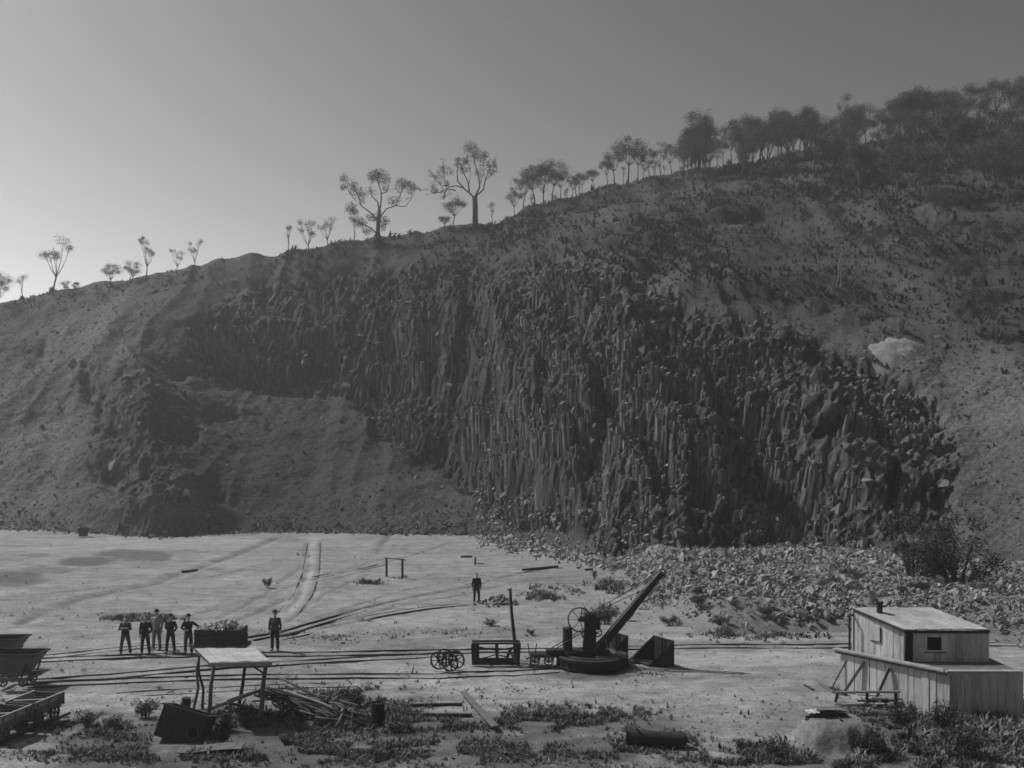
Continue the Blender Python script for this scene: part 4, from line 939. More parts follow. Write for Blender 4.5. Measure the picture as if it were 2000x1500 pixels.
for lab, a_, b_ in (('dark timber lying on the far floor just right of the climbing rails', (1020, 1113), (1090, 1107)), ('short dark sleeper lying alone below the small talus fan', (1143, 1112), (1157, 1111)), ('short dark timber lying left of the far stub post', (900, 1087), (922, 1087)),
                    ('short dark timber in the middle of the left floor near the track end', (355, 1118), (385, 1114))):
    q, r_ = GZ(*a_), GZ(*b_); t = thing('timber_baulk', lab, 'timber', q); MB().beam((0, 0, 0.07), r_ - q + Vector((0, 0, 0.07)), 0.2, 0.16).build('baulk', M['wood_dark'], t, bevel=0.02)
g = G(163, 1048); t = thing('small_skip', 'small dark box-shaped skip standing at the foot of the left slope', 'skip', g, 0.2)
for s_ in (-1, 1): MB().prism([(-0.36, s_ * 0.4, 0.05), (0.36, s_ * 0.4, 0.05), (0.42, s_ * 0.4, 0.85), (-0.42, s_ * 0.4, 0.85)], (0, -s_ * 0.03, 0)).build('side_plate', M['iron'], t); MB().prism([(s_ * 0.36, -0.365, 0.05), (s_ * 0.36, 0.365, 0.05), (s_ * 0.42, 0.365, 0.85), (s_ * 0.42, -0.365, 0.85)], (-s_ * 0.03, 0, 0)).build('end_plate', M['iron'], t)
MB().box((0, 0, 0.08), (0.66, 0.72, 0.04)).build('floor_plate', M['iron'], t)
# ------------------------------------------------------------------ open shelter with pole legs
g = G(402, 1420); SH = thing('open_shelter', 'open-sided shelter with pale flat roof on crooked poles', 'shelter', g)
def rel(v): return Vector(v) - g
rc = [Vector((-11.62, 37.6, 2.03)), Vector((-9.42, 37.6, 2.03)), Vector((-8.22, 34.75, 2.18)), Vector((-10.2, 34.6, 2.16))]
nb = 6
for k in range(nb):
    e0, e1 = (k + 0.008) / nb, (k + 0.992) / nb; q = [rc[0].lerp(rc[1], e0), rc[0].lerp(rc[1], e1), rc[3].lerp(rc[2], e1), rc[3].lerp(rc[2], e0)]
    dz = Vector((0, 0, 0.012 * (k % 2))); MB().prism([rel(v) + dz for v in q], (0, 0, 0.035)).build('roof_sheet', M['sheet'], SH)
MB().beam(rel(rc[3]) + Vector((-0.05, -0.03, -0.05)), rel(rc[2]) + Vector((0.08, -0.03, -0.05)), 0.05, 0.14).build('fascia_board', M['wood_pale'], SH)
MB().beam(rel(rc[0]) + Vector((0, 0, -0.05)), rel(rc[1]) + Vector((0, 0, -0.05)), 0.09, 0.09).build('roof_beam', M['wood_dark'], SH)
MB().beam(rel(rc[0]) + Vector((0.05, 0, -0.055)), rel(rc[3]) + Vector((0.05, 0.05, -0.055)), 0.09, 0.09).build('roof_beam', M['wood_dark'], SH)
MB().beam(rel(rc[1]) + Vector((-0.05, 0, -0.055)), rel(rc[2]) + Vector((-0.15, 0.05, -0.055)), 0.09, 0.09).build('roof_beam', M['wood_dark'], SH)
for (fx, fy, tp, mid, r_, m_) in ((377, 1383, rc[0].lerp(rc[1], 0.08), (0.16, 0.0), 0.055, 'wood'), (395, 1381, rc[0].lerp(rc[3], 0.25), (0.14, 0), 0.05, 'wood_dark'), (403, 1420, rc[3] + Vector((0.1, 0.1, 0)), (0.05, 0), 0.075, 'wood'),
                                (465, 1377, rc[1].lerp(rc[0], 0.12), (0.05, 0), 0.065, 'wood_dark'), (505, 1416, rc[2] + Vector((-0.15, 0.12, 0)), (0.05, 0), 0.085, 'wood')):
    f_ = G(fx, fy); t_ = Vector(tp) - Vector((0, 0, 0.09)); m1_ = f_.lerp(t_, 0.35) + Vector((mid[0] * 0.6, mid[1], 0)); m2_ = f_.lerp(t_, 0.68) + Vector((-mid[0] * 0.35, 0, 0))
    MB().tube([rel(f_) - Vector((0, 0, 0.15)), rel(m1_), rel(m2_), rel(t_)], [r_ * 1.1, r_, r_ * 0.92, r_ * 0.85], 8).build('post', M[m_], SH, smooth=True)
b_ = rc[2] + Vector((-0.15, 0.12, 0)); MB().beam(rel(b_) + Vector((-0.55, 0, -0.1)), rel(b_) + Vector((-0.03, 0, -0.45)), 0.05, 0.05).build('corner_brace', M['wood_dark'], SH)

# iron tank tipped on its side
g = G(345, 1447); T = thing('iron_tank', 'tipped dark iron tank with a round hole, under the shelter corner', 'tank', g + Vector((0, 0.35, 0))); T.rotation_euler = (R(-15), R(15), R(-4)); T.location.z = -0.12
for y in (-0.5, 0.5): MB().box((0, y, 0.52), (1.5, 0.03, 0.98)).build('side_plate', M['tank'], T)
for x in (-0.74, 0.74): MB().box((x, 0, 0.52), (0.03, 0.96, 0.98)).build('end_plate', M['tank'], T)
MB().box((0, 0, 0.02), (1.5, 1.0, 0.03)).build('bottom_plate', M['tank'], T)
for y in (-0.5, 0.5): MB().box((0, y, 1.03), (1.6, 0.1, 0.05)).build('rim_bar', M['iron_light'], T)
for x in (-0.75, 0.75): MB().box((x, 0, 1.028), (0.1, 0.88, 0.045)).build('rim_bar', M['iron_light'], T)
for x in (-0.28, 0.12): MB().box((x, -0.525, 0.5), (0.06, 0.03, 0.9)).build('rib', M['tank'], T)
MB().lathe([(0.16, -0.05), (0.2, -0.05), (0.2, 0.01), (0.16, 0.01), (0.16, -0.05)], (0.46, -0.52, 0.42), 24, 'Y').build('hole_flange', M['iron_light'], T)
MB().lathe([(0.0, -0.018), (0.16, -0.018)], (0.46, -0.52, 0.42), 24, 'Y').build('hole', M['void'], T)  # flat black disc on the plate, painting the dark inside of the hole
g = G(363, 1391); t = thing('wooden_block', 'short dark upright block behind the tipped iron tank', 'block', g); MB().tube([(0, 0, 0), (0.0, 0, 0.25), (0.03, 0, 0.52)], [0.16, 0.17, 0.15], 12).build('stump', M['wood_dark'], t); MB().lathe([(0.17, 0.28), (0.185, 0.28), (0.185, 0.34), (0.17, 0.34)], (0, 0, 0), 14).build('band', M['iron'], t)
g = G(738, 1416); t = thing('iron_drum', 'black upright drum standing at the right end of the timber pile', 'drum', g)
MB().lathe([(0, 0), (0.24, 0), (0.255, 0.04), (0.235, 0.08), (0.24, 0.38), (0.255, 0.41), (0.24, 0.44), (0.235, 0.72), (0.25, 0.76), (0.21, 0.77), (0.2, 0.72), (0, 0.72)], (0, 0, 0), 20).build('shell', M['void'], t); MB().lathe([(0.245, 0.20), (0.262, 0.20), (0.262, 0.24), (0.245, 0.24)], (0, 0, 0), 20).build('hoop', M['iron'], t)
g = G(412, 1468); t = thing('iron_sheet', 'grey flat sheet lying in the grass below the iron tank', 'sheet', g, 0.05)
n_ = 22; mb = MB(); 
for i in range(n_ + 1):
    x = -1.0 + 2.0 * i / n_
    for y in (-0.34, 0.34): mb.v.append((x, y, 0.13 + 0.003 * math.sin(i * 2.1) + 0.05 * math.sin(x * 2) + (0.02 if y > 0 else 0)))
for i in range(n_): mb.f.append((2 * i, 2 * i + 2, 2 * i + 3, 2 * i + 1))
o = mb.build('panel', M['wood'], t); md_ = o.modifiers.new('thick', 'SOLIDIFY'); md_.thickness = 0.02
MB().box((0.05, -0.22, 0.05), (1.5, 0.1, 0.1)).build('bearer', M['wood_dark'], t)

# ------------------------------------------------------------------ timber pile: every pole is a thing
def pole(label, a, b, r_, m_='wood', bend=0.0, square=False, group='poles of the timber pile'):
    a, b = Vector(a), Vector(b); t = thing('timber_pole', label, 'pole', a, 0, group); d = b - a; s_ = Vector((-d.y, d.x, 0)).normalized() * bend + Vector((0, 0, bend * 0.6))
    if square: MB().beam((0, 0, 0), d, r_ * 2, r_ * 1.5).build('shaft', M[m_], t, bevel=0.008)
    else: MB().tube([Vector((0, 0, 0)), d * 0.3 + s_ * 0.8, d * 0.65 + s_, d], [r_, r_ * 0.95, r_ * 0.85, r_ * 0.7], 8).build('shaft', M[m_], t, smooth=True)
    return t
pole('thick pale log propped across the shelter floor towards the timber pile', P(402, 1386, 36.6), P(516, 1345, 37.3), 0.09, 'wood_pale')
pole('long slender pole reaching highest out of the timber pile, upper of a pair', P(540, 1320, 38.6), P(735, 1418, 34.9), 0.04, 'wood')
pole('long slender pole lying just under the highest pole of the timber pile', P(548, 1325, 38.4), P(700, 1400, 35.4), 0.04, 'wood_dark')
pole('pale crooked pole arching over the front of the timber pile', P(518, 1343, 37.2), P(652, 1398, 35.4), 0.055, 'wood_pale', 0.22)
pole('pale pole crossing the middle of the timber pile towards the drum', P(556, 1353, 37), P(668, 1393, 35.5), 0.045, 'wood_pale', 0.1)
for k in range(46):
    e = rnd.random(); cx = 470 + 230 * rnd.random(); cy = 1362 + 40 * rnd.random() + 0.06 * (cx - 520); Yc = CAM_H * FPX / (cy + 8 - HOR); L_ = rnd.uniform(0.5, 1.9)
    c = P(cx, cy, Yc + rnd.uniform(-0.6, 0.3)); c.z = max(0.06, c.z * 0.9 + rnd.uniform(0, 0.45) * max(0, 1 - abs(cx - 560) / 170)); a_ = rnd.gauss(-0.85, 0.55); d = Vector((math.cos(a_), math.sin(a_), -0.22 * rnd.random())) * L_ / 2
    a2, b2 = c - d, c + d; b2.z = max(b2.z, 0.05); a2.z = max(a2.z, 0.05)
    pole('weathered pole lying among the others in the jumbled timber pile', a2, b2, rnd.uniform(0.025, 0.055), rnd.choice(['wood', 'wood_dark', 'wood_dark', 'wood_dark']), rnd.uniform(-0.08, 0.12))
for k in range(22):
    e = rnd.random(); a2 = P(500 + 90 * e + rnd.uniform(-10, 10), 1342 + 18 * e + rnd.uniform(-6, 14), 37.6 - rnd.random()); b2 = G(610 + 120 * rnd.random(), 1392 + 26 * rnd.random(), 0.08); a2.z = max(a2.z, 0.12)
    pole('weathered pole lying among the others in the jumbled timber pile', a2, b2, rnd.uniform(0.02, 0.045), rnd.choice(['wood', 'wood_dark', 'wood_dark', 'wood_dark']), rnd.uniform(-0.1, 0.15))
# timbers on the ground in the middle foreground
for lab, a_, b_, w_, h_, m_ in (('long dark timber on the ground, upper of two left of the slanting plank', (775, 1375), (903, 1373), 0.13, 0.11, 'wood_dark'), ('long dark timber on the ground, lower of two left of the slanting plank', (795, 1394), (922, 1395), 0.13, 0.11, 'wood_dark'),
                           ('slanting grey plank lying across the ends of two dark timbers', (904, 1356), (968, 1428), 0.24, 0.07, 'wood'), ('thin straight bar lying along the bottom edge of the view', (683, 1461), (850, 1463), 0.05, 0.05, 'wood_dark'),
                           ('short grey plank left of the hut, farthest from its wall', (1571, 1338), (1589, 1347), 0.1, 0.05, 'wood_dark'), ('grey plank left of the hut resting towards the prop foot', (1601, 1335), (1628, 1352), 0.14, 0.06, 'wood')):
    q, r_ = GZ(*a_), GZ(*b_); zz = 0.20 if 'slanting' in lab and 'across' in lab else h_ / 2
    t = thing('long_timber', lab, 'timber', q); MB().beam((0, 0, zz), Vector((r_.x - q.x, r_.y - q.y, zz + (r_.z - q.z))), w_, h_).build('baulk', M[m_], t, bevel=0.01)
g = G(1283, 1455); t = thing('hollow_log', 'dark hollow log with broken end lying at the bottom edge', 'log', g)
mb = MB(); pts = []; mb.tube([(-0.95, 0.1, 0.24), (-0.4, 0.03, 0.22), (0.2, 0, 0.2), (0.9, -0.08, 0.2)], [0.27, 0.25, 0.22, 0.22], 14, cap=False); mb.build('trunk', M['wood_dark'], t, smooth=True)
MB().tube([(-0.97, 0.1, 0.24), (0.92, -0.08, 0.2)], [0.2, 0.16], 12).build('hollow', M['void'], t)  # solid core coloured black for the shade inside the log
for k in range(5): MB().beam((-0.9, 0.1 + 0.1 * (k - 2), 0.42), (-1.15 + 0.05 * k, 0.1 + 0.11 * (k - 2), 0.5 + 0.05 * (k % 2)), 0.05, 0.03).build('splinter', M['wood_dark'], t)
MB().tube([(-0.55, -0.1, 0.4), (-0.7, -0.15, 0.62)], [0.04, 0.015], 6).build('snag', M['wood_dark'], t)

# ------------------------------------------------------------------ hut on its walled platform
A = Vector((12.84, 40.0, 0)); dW = Vector((0.57, -0.822, 0)).normalized(); nW = Vector((dW.y, -dW.x, 0))     # nW points out of the wall, to the left
if nW.x > 0: nW = -nW
HT = thing('hut', 'pale boarded hut with skillion roof on a walled platform at right edge', 'hut', A)
def hr(v): return Vector(v) - A
PH = 1.5; Lw = 4.5; x = 0.0; k = 0
BD = lambda: M[rnd.choice(['board', 'board', 'board_b', 'board_c'])]
while x < Lw:
    w_ = rnd.uniform(0.24, 0.38); c = A + dW * (x + w_ / 2); jig = rnd.uniform(-0.025, 0.025)
    MB().beam(hr(c) + nW * jig + Vector((0, 0, -0.4)), hr(c) + nW * jig + Vector((0, 0, PH - rnd.uniform(0.0, 0.06))), 0.03, w_ - 0.02, up=dW).build('platform_board', BD(), HT); x += w_; k += 1
for e, z, w_, h_, m_ in ((0.05, PH + 0.03, 0.30, 0.06, 'wood_pale'), (0.0, PH - 0.09, 0.09, 0.1, 'wood')):
    MB().beam(hr(A - dW * 0.25 + nW * e + Vector((0, 0, z))), hr(A + dW * Lw + nW * e + Vector((0, 0, z))), w_, h_).build('ledge_beam', M[m_], HT)
E_ = A + dW * Lw; x = 0.02
while x < 2.6:
    w_ = rnd.uniform(0.24, 0.38); c = E_ + Vector((x + w_ / 2, 0, 0)); MB().beam(hr(c) + Vector((0, 0, -0.4)), hr(c) + Vector((0, 0, PH - 0.02)), w_ - 0.016, 0.03, up=(0, 1, 0)).build('platform_board', BD(), HT); x += w_
MB().beam(hr(E_ + Vector((-0.1, -0.06, PH + 0.03))), hr(E_ + Vector((2.6, -0.06, PH + 0.03))), 0.3, 0.06).build('ledge_beam', M['wood_pale'], HT)
dk = [A + Vector((0.05, 0, PH)) - nW * 0.10, E_ + Vector((0.05, 0.1, PH)), E_ + Vector((2.6, 0.1, PH)), E_ + Vector((2.6, 4.6, PH)), A + Vector((4.9, 1.0, PH))]
MB().prism([hr(v) for v in dk], (0, 0, -0.06)).build('platform_deck', M['wood'], HT)
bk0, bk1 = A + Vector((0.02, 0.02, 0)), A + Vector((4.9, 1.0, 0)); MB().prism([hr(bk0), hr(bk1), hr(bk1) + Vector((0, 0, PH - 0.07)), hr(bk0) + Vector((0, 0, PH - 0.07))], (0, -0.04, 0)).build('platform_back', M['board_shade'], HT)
Cc, Dd = Vector((13.32, 39.95, PH)), Vector((14.53, 37.96, PH)); z_b, z_f = 3.10 - PH, 2.70 - PH; sd = (Dd - Cc); sl = sd.length; su = sd / sl; nS = Vector((su.y, -su.x, 0)); nS = nS if nS.x < 0 else -nS
x = 0.0
while x < sl - 0.01:
    w_ = min(rnd.uniform(0.2, 0.32), sl - x); e = (x + w_ / 2) / sl; c = Cc + su * (x + w_ / 2) + nS * rnd.uniform(-0.01, 0.01)
    MB().beam(hr(c), hr(c) + Vector((0, 0, z_b + (z_f - z_b) * e - 0.03)), 0.03, w_ - 0.018, up=su).build('wall_board', BD(), HT); x += w_
for (e0, e1, z0, z1) in ((0.36, 0.56, 0.55, 1.12),):
    q = Cc + su * sl * (e0 + e1) / 2 + nS * 0.035; sh_ = MB().beam(hr(q) + Vector((0, 0, z0)), hr(q) + Vector((0, 0, z1)), 0.02, sl * (e1 - e0), up=su).build('shutter', M['board'], HT)
    MB().beam(hr(q) + nS * 0.014 + su * sl * (e1 - e0) / 2 + Vector((0, 0, z0)), hr(q) + nS * 0.014 + su * sl * (e1 - e0) / 2 + Vector((0, 0, z1)), 0.03, 0.03, up=su).build('shutter_frame', M['wood_dark'], sh_)
    MB().beam(hr(q) + nS * 0.014 - su * sl * (e1 - e0) / 2 + Vector((0, 0, z0)), hr(q) + nS * 0.014 + su * sl * (e1 - e0) / 2 + Vector((0, 0, z0)), 0.03, 0.03).build('shutter_frame', M['wood_dark'], sh_)
MB().beam(hr(Cc) + nS * 0.03, hr(Cc) + nS * 0.03 + Vector((0, 0, z_b)), 0.06, 0.06, up=su).build('corner_post', M['board'], HT); MB().beam(hr(Dd) + nS * 0.03, hr(Dd) + nS * 0.03 + Vector((0, 0, z_f - 0.05)), 0.07, 0.07, up=su).build('corner_post', M['board'], HT)
x = 0.08
fd = Vector((1, -0.015, 0))
while x < 3.0:
    w_ = rnd.uniform(0.2, 0.3); q = Dd + fd * (x + w_ / 2)
    if 0.08 < x + w_ / 2 < 0.36: pass
    elif 0.78 < x + w_ / 2 < 1.5:
        MB().beam(hr(q), hr(q) + Vector((0, 0, 0.38)), w_ - 0.008, 0.03, up=(0, 1, 0)).build('wall_board', BD(), HT); MB().beam(hr(q) + Vector((0, 0, 0.92)), hr(q) + Vector((0, 0, z_f - 0.05)), w_ - 0.008, 0.03, up=(0, 1, 0)).build('wall_board', BD(), HT)
    else: MB().beam(hr(q), hr(q) + Vector((0, 0, z_f - 0.05)), w_ - 0.008, 0.03, up=(0, 1, 0)).build('wall_board', BD(), HT)
    x += w_
MB().box(hr(Dd + fd * 1.15) + Vector((0, 0.05, 0.65)), (0.7, 0.02, 0.5)).build('window_dark', M['void'], HT); MB().beam(hr(Dd + fd * 0.76) + Vector((0, -0.03, 0.36)), hr(Dd + fd * 1.54) + Vector((0, -0.03, 0.35)), 0.05, 0.05).build('window_sill', M['wood'], HT)  # black sheet paints the shade inside the open window
MB().box(hr(Dd + fd * 0.22) + Vector((0, 0.06, 0.57)), (0.3, 0.03, 1.1)).build('doorway_dark', M['wood_dark'], HT)  # dark panel, shade of the open doorway put into its colour
MB().beam(hr(Dd) + Vector((0.0, -0.06, z_f - 0.09)), hr(Dd + fd * 3.1) + Vector((0, -0.06, z_f - 0.09)), 0.05, 0.1).build('eave_board', M['wood_dark'], HT)
nb = 7; r0, r1 = Cc + Vector((-0.06, 0.1, z_b + 0.03)), Dd + Vector((-0.08, -0.16, z_f - 0.0)); wid = 3.15
roof = MB()
for k in range(nb):
    a_, b_ = k / nb * wid, ((k + 1) / nb * wid) - 0.012; rj = rnd.uniform(-0.07, 0.04); zz = 0.012 * (k % 2) + rnd.uniform(-0.004, 0.012)
    MB().prism([hr(r0) + Vector((a_, 0, zz)), hr(r0) + Vector((b_, 0, zz)), hr(r1) + Vector((b_, rj, zz)), hr(r1) + Vector((a_, rj + 0.02, zz))], (0, 0, 0.03)).build('roof_sheet', M['sheet'], HT)
MB().beam(hr(r0) + Vector((-0.015, 0, -0.02)), hr(r1) + Vector((-0.015, 0, -0.02)), 0.04, 0.10).build('barge_board', M['wood_dark'], HT)
ch = Vector((14.16, 39.45, 2.98)); cm = MB().tube([hr(ch) - Vector((0, 0, 0.15)), hr(ch) + Vector((0, 0, 0.42))], 0.115, 12).build('chimney_pipe', M['iron'], HT); MB().lathe([(0.12, 0), (0.16, 0.02), (0.16, 0.06), (0.0, 0.1)], hr(ch) + Vector((0, 0, 0.43)), 12).build('cowl', M['iron'], cm)
vp = Cc + nS * 0.28 + su * 0.05; MB().beam(hr(vp), hr(vp) + Vector((0, 0, 1.34)), 0.07, 0.07).build('porch_post', M['wood_dark'], HT); MB().beam(hr(vp) + Vector((-0.05, 0, 1.34)), hr(Cc) + Vector((0, 0, 1.42)), 0.06, 0.06).build('porch_beam', M['wood_dark'], HT)
for a_, b_, w_ in ((G(1649, 1352), P(1688, 1293, 39.05), 0.1), (G(1709, 1368), P(1737, 1305, 38.1), 0.1), (G(1624, 1345), P(1657, 1283, 39.75), 0.05)):
    MB().beam(hr(a_), hr(b_), w_, w_).build('raking_prop', M['wood'], HT)
MB().beam(hr(G(1622, 1346)) + Vector((0, 0, 0.05)), hr(G(1652, 1358)) + Vector((0, 0, 0.05)), 0.14, 0.1).build('sole_plate', M['wood_dark'], HT)
# trestle plank and stacked boards by the hut
q0, q1 = P(1631, 1352, 38.0), P(1758, 1351, 36.8); t = thing('trestle_plank', 'long plank laid level on low legs below the hut props', 'plank', Vector((q0.x, q0.y, 0)))
o_ = Vector((q0.x, q0.y, 0)); MB().beam(q0 - o_, q1 - o_, 0.2, 0.06).build('plank', M['wood'], t)
for e, ln in ((0.04, -0.08), (0.5, 0.0), (0.93, 0.05)):
    q = q0.lerp(q1, e) - o_; MB().beam(q - Vector((0, 0, 0.03)), Vector((q.x + ln, q.y, 0)), 0.08, 0.08).build('leg', M['wood_dark'], t)
for k in range(12):
    px, py = rnd.uniform(1642, 1745), rnd.uniform(1366, 1384); g = G(px, py); a_ = rnd.uniform(-0.5, 0.5); l_ = rnd.uniform(0.5, 1.1)
    t = thing('scrap_board', 'short scrap board in the litter under the trestle plank', 'board', g, a_, 'scrap boards under the trestle plank'); MB().box((0, 0, 0.05 + 0.045 * (k % 4)), (l_, rnd.uniform(0.1, 0.2), 0.035), Euler((rnd.uniform(-.1, .1), rnd.uniform(-.12, .12), 0)).to_matrix()).build('board', M[rnd.choice(['wood', 'wood_pale', 'wood_dark'])], t)
# iron sheets on the mound
for k, (px, py, w_, rz, lab) in enumerate(((1608, 1404, 1.35, 0.06, 'bent iron sheet on the earth mound, lowest of three'), (1618, 1398, 1.2, -0.05, 'bent iron sheet on the earth mound, middle of three'), (1600, 1394, 0.9, 0.12, 'bent iron sheet on the earth mound, topmost of three'))):
    q = Vector((mX - 0.35 + 0.1 * k, mY + 0.25 - 0.04 * k, 0.83 + 0.075 * k)); t = thing('roofing_sheet', lab, 'sheet', q, rz); mb = MB(); n_ = 26
    for i in range(n_ + 1):
        x = -w_ / 2 + w_ * i / n_
        for y in (-0.3, 0.3): mb.v.append((x, y, 0.012 * math.sin(i * 1.7) + 0.06 * math.sin(x * 2.2 + k) - 0.03 * (y > 0)))
    for i in range(n_): mb.f.append((2 * i, 2 * i + 2, 2 * i + 3, 2 * i + 1))
    o = mb.build('panel', M['wood' if k != 1 else 'sheet'], t); o.modifiers.new('thick', 'SOLIDIFY').thickness = 0.012
    MB().box((0, -0.25, -0.03), (w_ * 0.95, 0.07, 0.05)).build('batten', M['wood_dark'], t)

# ------------------------------------------------------------------ people
def remeshed(mb, name, vox, ratio):
    me0 = mb.mesh(name); o = bpy.data.objects.new('tmp', me0); C.objects.link(o)
    r_ = o.modifiers.new('r', 'REMESH'); r_.mode = 'VOXEL'; r_.voxel_size = vox; r_.use_smooth_shade = True
    s_ = o.modifiers.new('s', 'SMOOTH'); s_.factor = 0.5; s_.iterations = 2
    if ratio < 1: d_ = o.modifiers.new('d', 'DECIMATE'); d_.ratio = ratio
    dg = bpy.context.evaluated_depsgraph_get(); me = bpy.data.meshes.new_from_object(o.evaluated_get(dg)); me.name = name
    bpy.data.objects.remove(o); me.polygons.foreach_set('use_smooth', [True] * len(me.polygons)); return me
def person(label, loc, rz, h=1.72, stance=0.12, arms=('side', 'side'), top='cloth_dark', legs='cloth_dark', hat=True, vest=None, head_turn=0.0, group=None, fine=True):
    t = thing('person', label, 'person', loc, rz, group); s = h / 1.72
    body = MB(); shirt = MB(); trou = MB(); V3 = lambda x, y, z: Vector((x, y, z)) * s
    def tb(mb, pts, rad, n=12, ref=(1, 0, 0)): mb.tube([Vector(p) * s for p in pts], [tuple(k * s for k in r) if isinstance(r, tuple) else r * s for r in rad], n, ref)
    tb(body, [(0, 0, 0.84), (0, 0, 0.95), (0, -0.005, 1.08), (0, -0.01, 1.25), (0, 0.0, 1.38), (0, 0.01, 1.44)], [(0.14, 0.09), (0.16, 0.11), (0.135, 0.095), (0.165, 0.115), (0.16, 0.095), (0.08, 0.07)])
    tb(body, [(0, 0.012, 1.40), (0, 0.0, 1.50), (0, -0.005, 1.55)], [0.065, 0.055, 0.055])
    c, sn = math.cos(head_turn), math.sin(head_turn)
    def hd(x, y, z): return V3(c * x - sn * y, sn * x + c * y - 0.008, z)
    body.ball(hd(0, 0.005, 1.635), (0.076 * s, 0.093 * s, 0.108 * s), 16, 11); body.ball(hd(0, -0.035, 1.585), (0.052 * s, 0.055 * s, 0.06 * s), 12, 8)
    body.tube([hd(0, -0.085, 1.655), hd(0, -0.108, 1.615), hd(0, -0.088, 1.605)], [0.011 * s, 0.017 * s, 0.012 * s], 8)
    for q in (-1, 1): body.ball(hd(q * 0.078, 0.01, 1.625), (0.012 * s, 0.02 * s, 0.032 * s), 8, 6)
    body.tube([hd(-0.03, -0.087, 1.563), hd(0.03, -0.087, 1.563)], 0.009 * s, 6)
    tb(shirt, [(0, 0, 0.86), (0, 0, 0.96), (0, -0.005, 1.08), (0, -0.01, 1.25), (0, 0.0, 1.39), (0, 0.008, 1.455)], [(0.165, 0.12), (0.175, 0.125), (0.16, 0.115), (0.187, 0.135), (0.182, 0.115), (0.075, 0.072)])
    tb(trou, [(0, 0, 0.82), (0, 0, 0.92), (0, 0, 1.02)], [(0.155, 0.115), (0.168, 0.122), (0.155, 0.112)])
    for q in (-1, 1):
        hip, kn, an = (q * 0.085, 0, 0.90), (q * (0.095 + stance * 0.35), -0.012, 0.49), (q * (0.09 + stance * 0.62), 0.02, 0.085)
        tb(body, [hip, kn, an], [0.088, 0.056, 0.04]); tb(trou, [(q * 0.083, 0, 0.92), (q * (0.09 + stance * 0.15), -0.005, 0.72), kn, (q * (0.092 + stance * 0.55), 0.008, 0.2), (an[0], 0.012, 0.085)], [0.10, 0.093, 0.077, 0.071, 0.074])
        tb(body, [(an[0], 0.045, 0.05), (an[0] + q * 0.01, -0.06, 0.045), (an[0] + q * 0.025, -0.17, 0.03)], [(0.042, 0.05), (0.046, 0.045), (0.04, 0.03)], 10)
        boot = MB(); tb(boot, [(an[0], 0.012, 0.13), (an[0], 0.012, 0.06)], [0.056, 0.056], 10); tb(boot, [(an[0], 0.065, 0.045), (an[0] + q * 0.01, -0.06, 0.042), (an[0] + q * 0.027, -0.19, 0.03)], [(0.05, 0.045), (0.055, 0.042), (0.048, 0.03)], 10)
        add('boot', remeshed(boot, 'boot', 0.02 * s, 0.5), M['felt'], t)
        sh_ = (q * 0.175, 0.0, 1.40); kind = arms[0] if q < 0 else arms[1]
        el, wr, hdir, curl = {'side': ((q * 0.245, 0.03, 1.12), (q * 0.235, -0.03, 0.88), (0, -0.12, -1), 0.35), 'behind': ((q * 0.25, 0.10, 1.13), (q * 0.11, 0.17, 0.95), (-q * 0.9, 0.1, -0.35), 0.5),
                              'folded': ((q * 0.25, -0.05, 1.15), (-q * 0.02, -0.2, 1.22), (-q, -0.05, 0.15), 0.5), 'hip': ((q * 0.30, -0.03, 1.15), (q * 0.10, -0.17, 1.08), (-q * 0.9, -0.2, 0.0), 0.6),
                              'reach': ((q * 0.36, 0.02, 1.27), (q * 0.55, -0.02, 1.14), (q * 0.9, 0, -0.35), 0.3), 'pocket': ((q * 0.27, 0.06, 1.13), (q * 0.19, -0.05, 0.93), (-q * 0.1, -0.1, -1), 0.5)}[kind]
        tb(body, [sh_, el, wr], [0.05, 0.04, 0.028], 10); tb(shirt, [(q * 0.14, 0, 1.395), sh_, Vector(sh_).lerp(Vector(el), 0.5), el, Vector(el).lerp(Vector(wr), 0.5), Vector(el).lerp(Vector(wr), 0.92)], [0.075, 0.074, 0.066, 0.058, 0.052, 0.046], 10)
        d = Vector(hdir).normalized(); wv = Vector(wr); side = d.cross(Vector((0, 1, 0.2))).normalized(); nrm_ = side.cross(d).normalized(); pal = wv + d * 0.05
        tb(body, [wv - d * 0.01, pal, wv + d * 0.095], [(0.026, 0.022), (0.042, 0.018), (0.04, 0.015)], 10, tuple(side))
        for fi, (off, ln) in enumerate(((-0.032, 0.07), (-0.011, 0.08), (0.011, 0.075), (0.031, 0.06))):
            b0 = wv + d * 0.085 + side * off; b1 = b0 + d * ln * 0.5 + nrm_ * ln * 0.25 * curl; b2 = b1 + d * ln * 0.4 - nrm_ * 0 + nrm_ * ln * 0.6 * curl; tb(body, [b0, b1, b2], [0.0105, 0.010, 0.008], 6)
        th = wv + d * 0.03 + side * -0.035 * (1 if q < 0 else -1); tb(body, [th, th + d * 0.035 + side * -0.022 * (1 if q < 0 else -1), th + d * 0.065 + side * -0.02 * (1 if q < 0 else -1) + nrm_ * 0.015], [0.013, 0.012, 0.009], 6)
    vox = 0.011 if fine else 0.02
    add('body', remeshed(body, 'body', vox * s, 0.35 if fine else 0.6), M['skin'], t); add('shirt', remeshed(shirt, 'shirt', 0.016 * s, 0.5), M[top], t); add('trousers', remeshed(trou, 'trousers', 0.016 * s, 0.5), M[legs], t)
    if vest:
        vm = MB(); tb(vm, [(0, 0, 0.90), (0, 0, 0.97), (0, -0.005, 1.08), (0, -0.01, 1.25), (0, 0, 1.37)], [(0.178, 0.132), (0.182, 0.132), (0.166, 0.122), (0.193, 0.142), (0.16, 0.12)], 18); add('waistcoat', vm.mesh('waistcoat', True), M[vest], t)
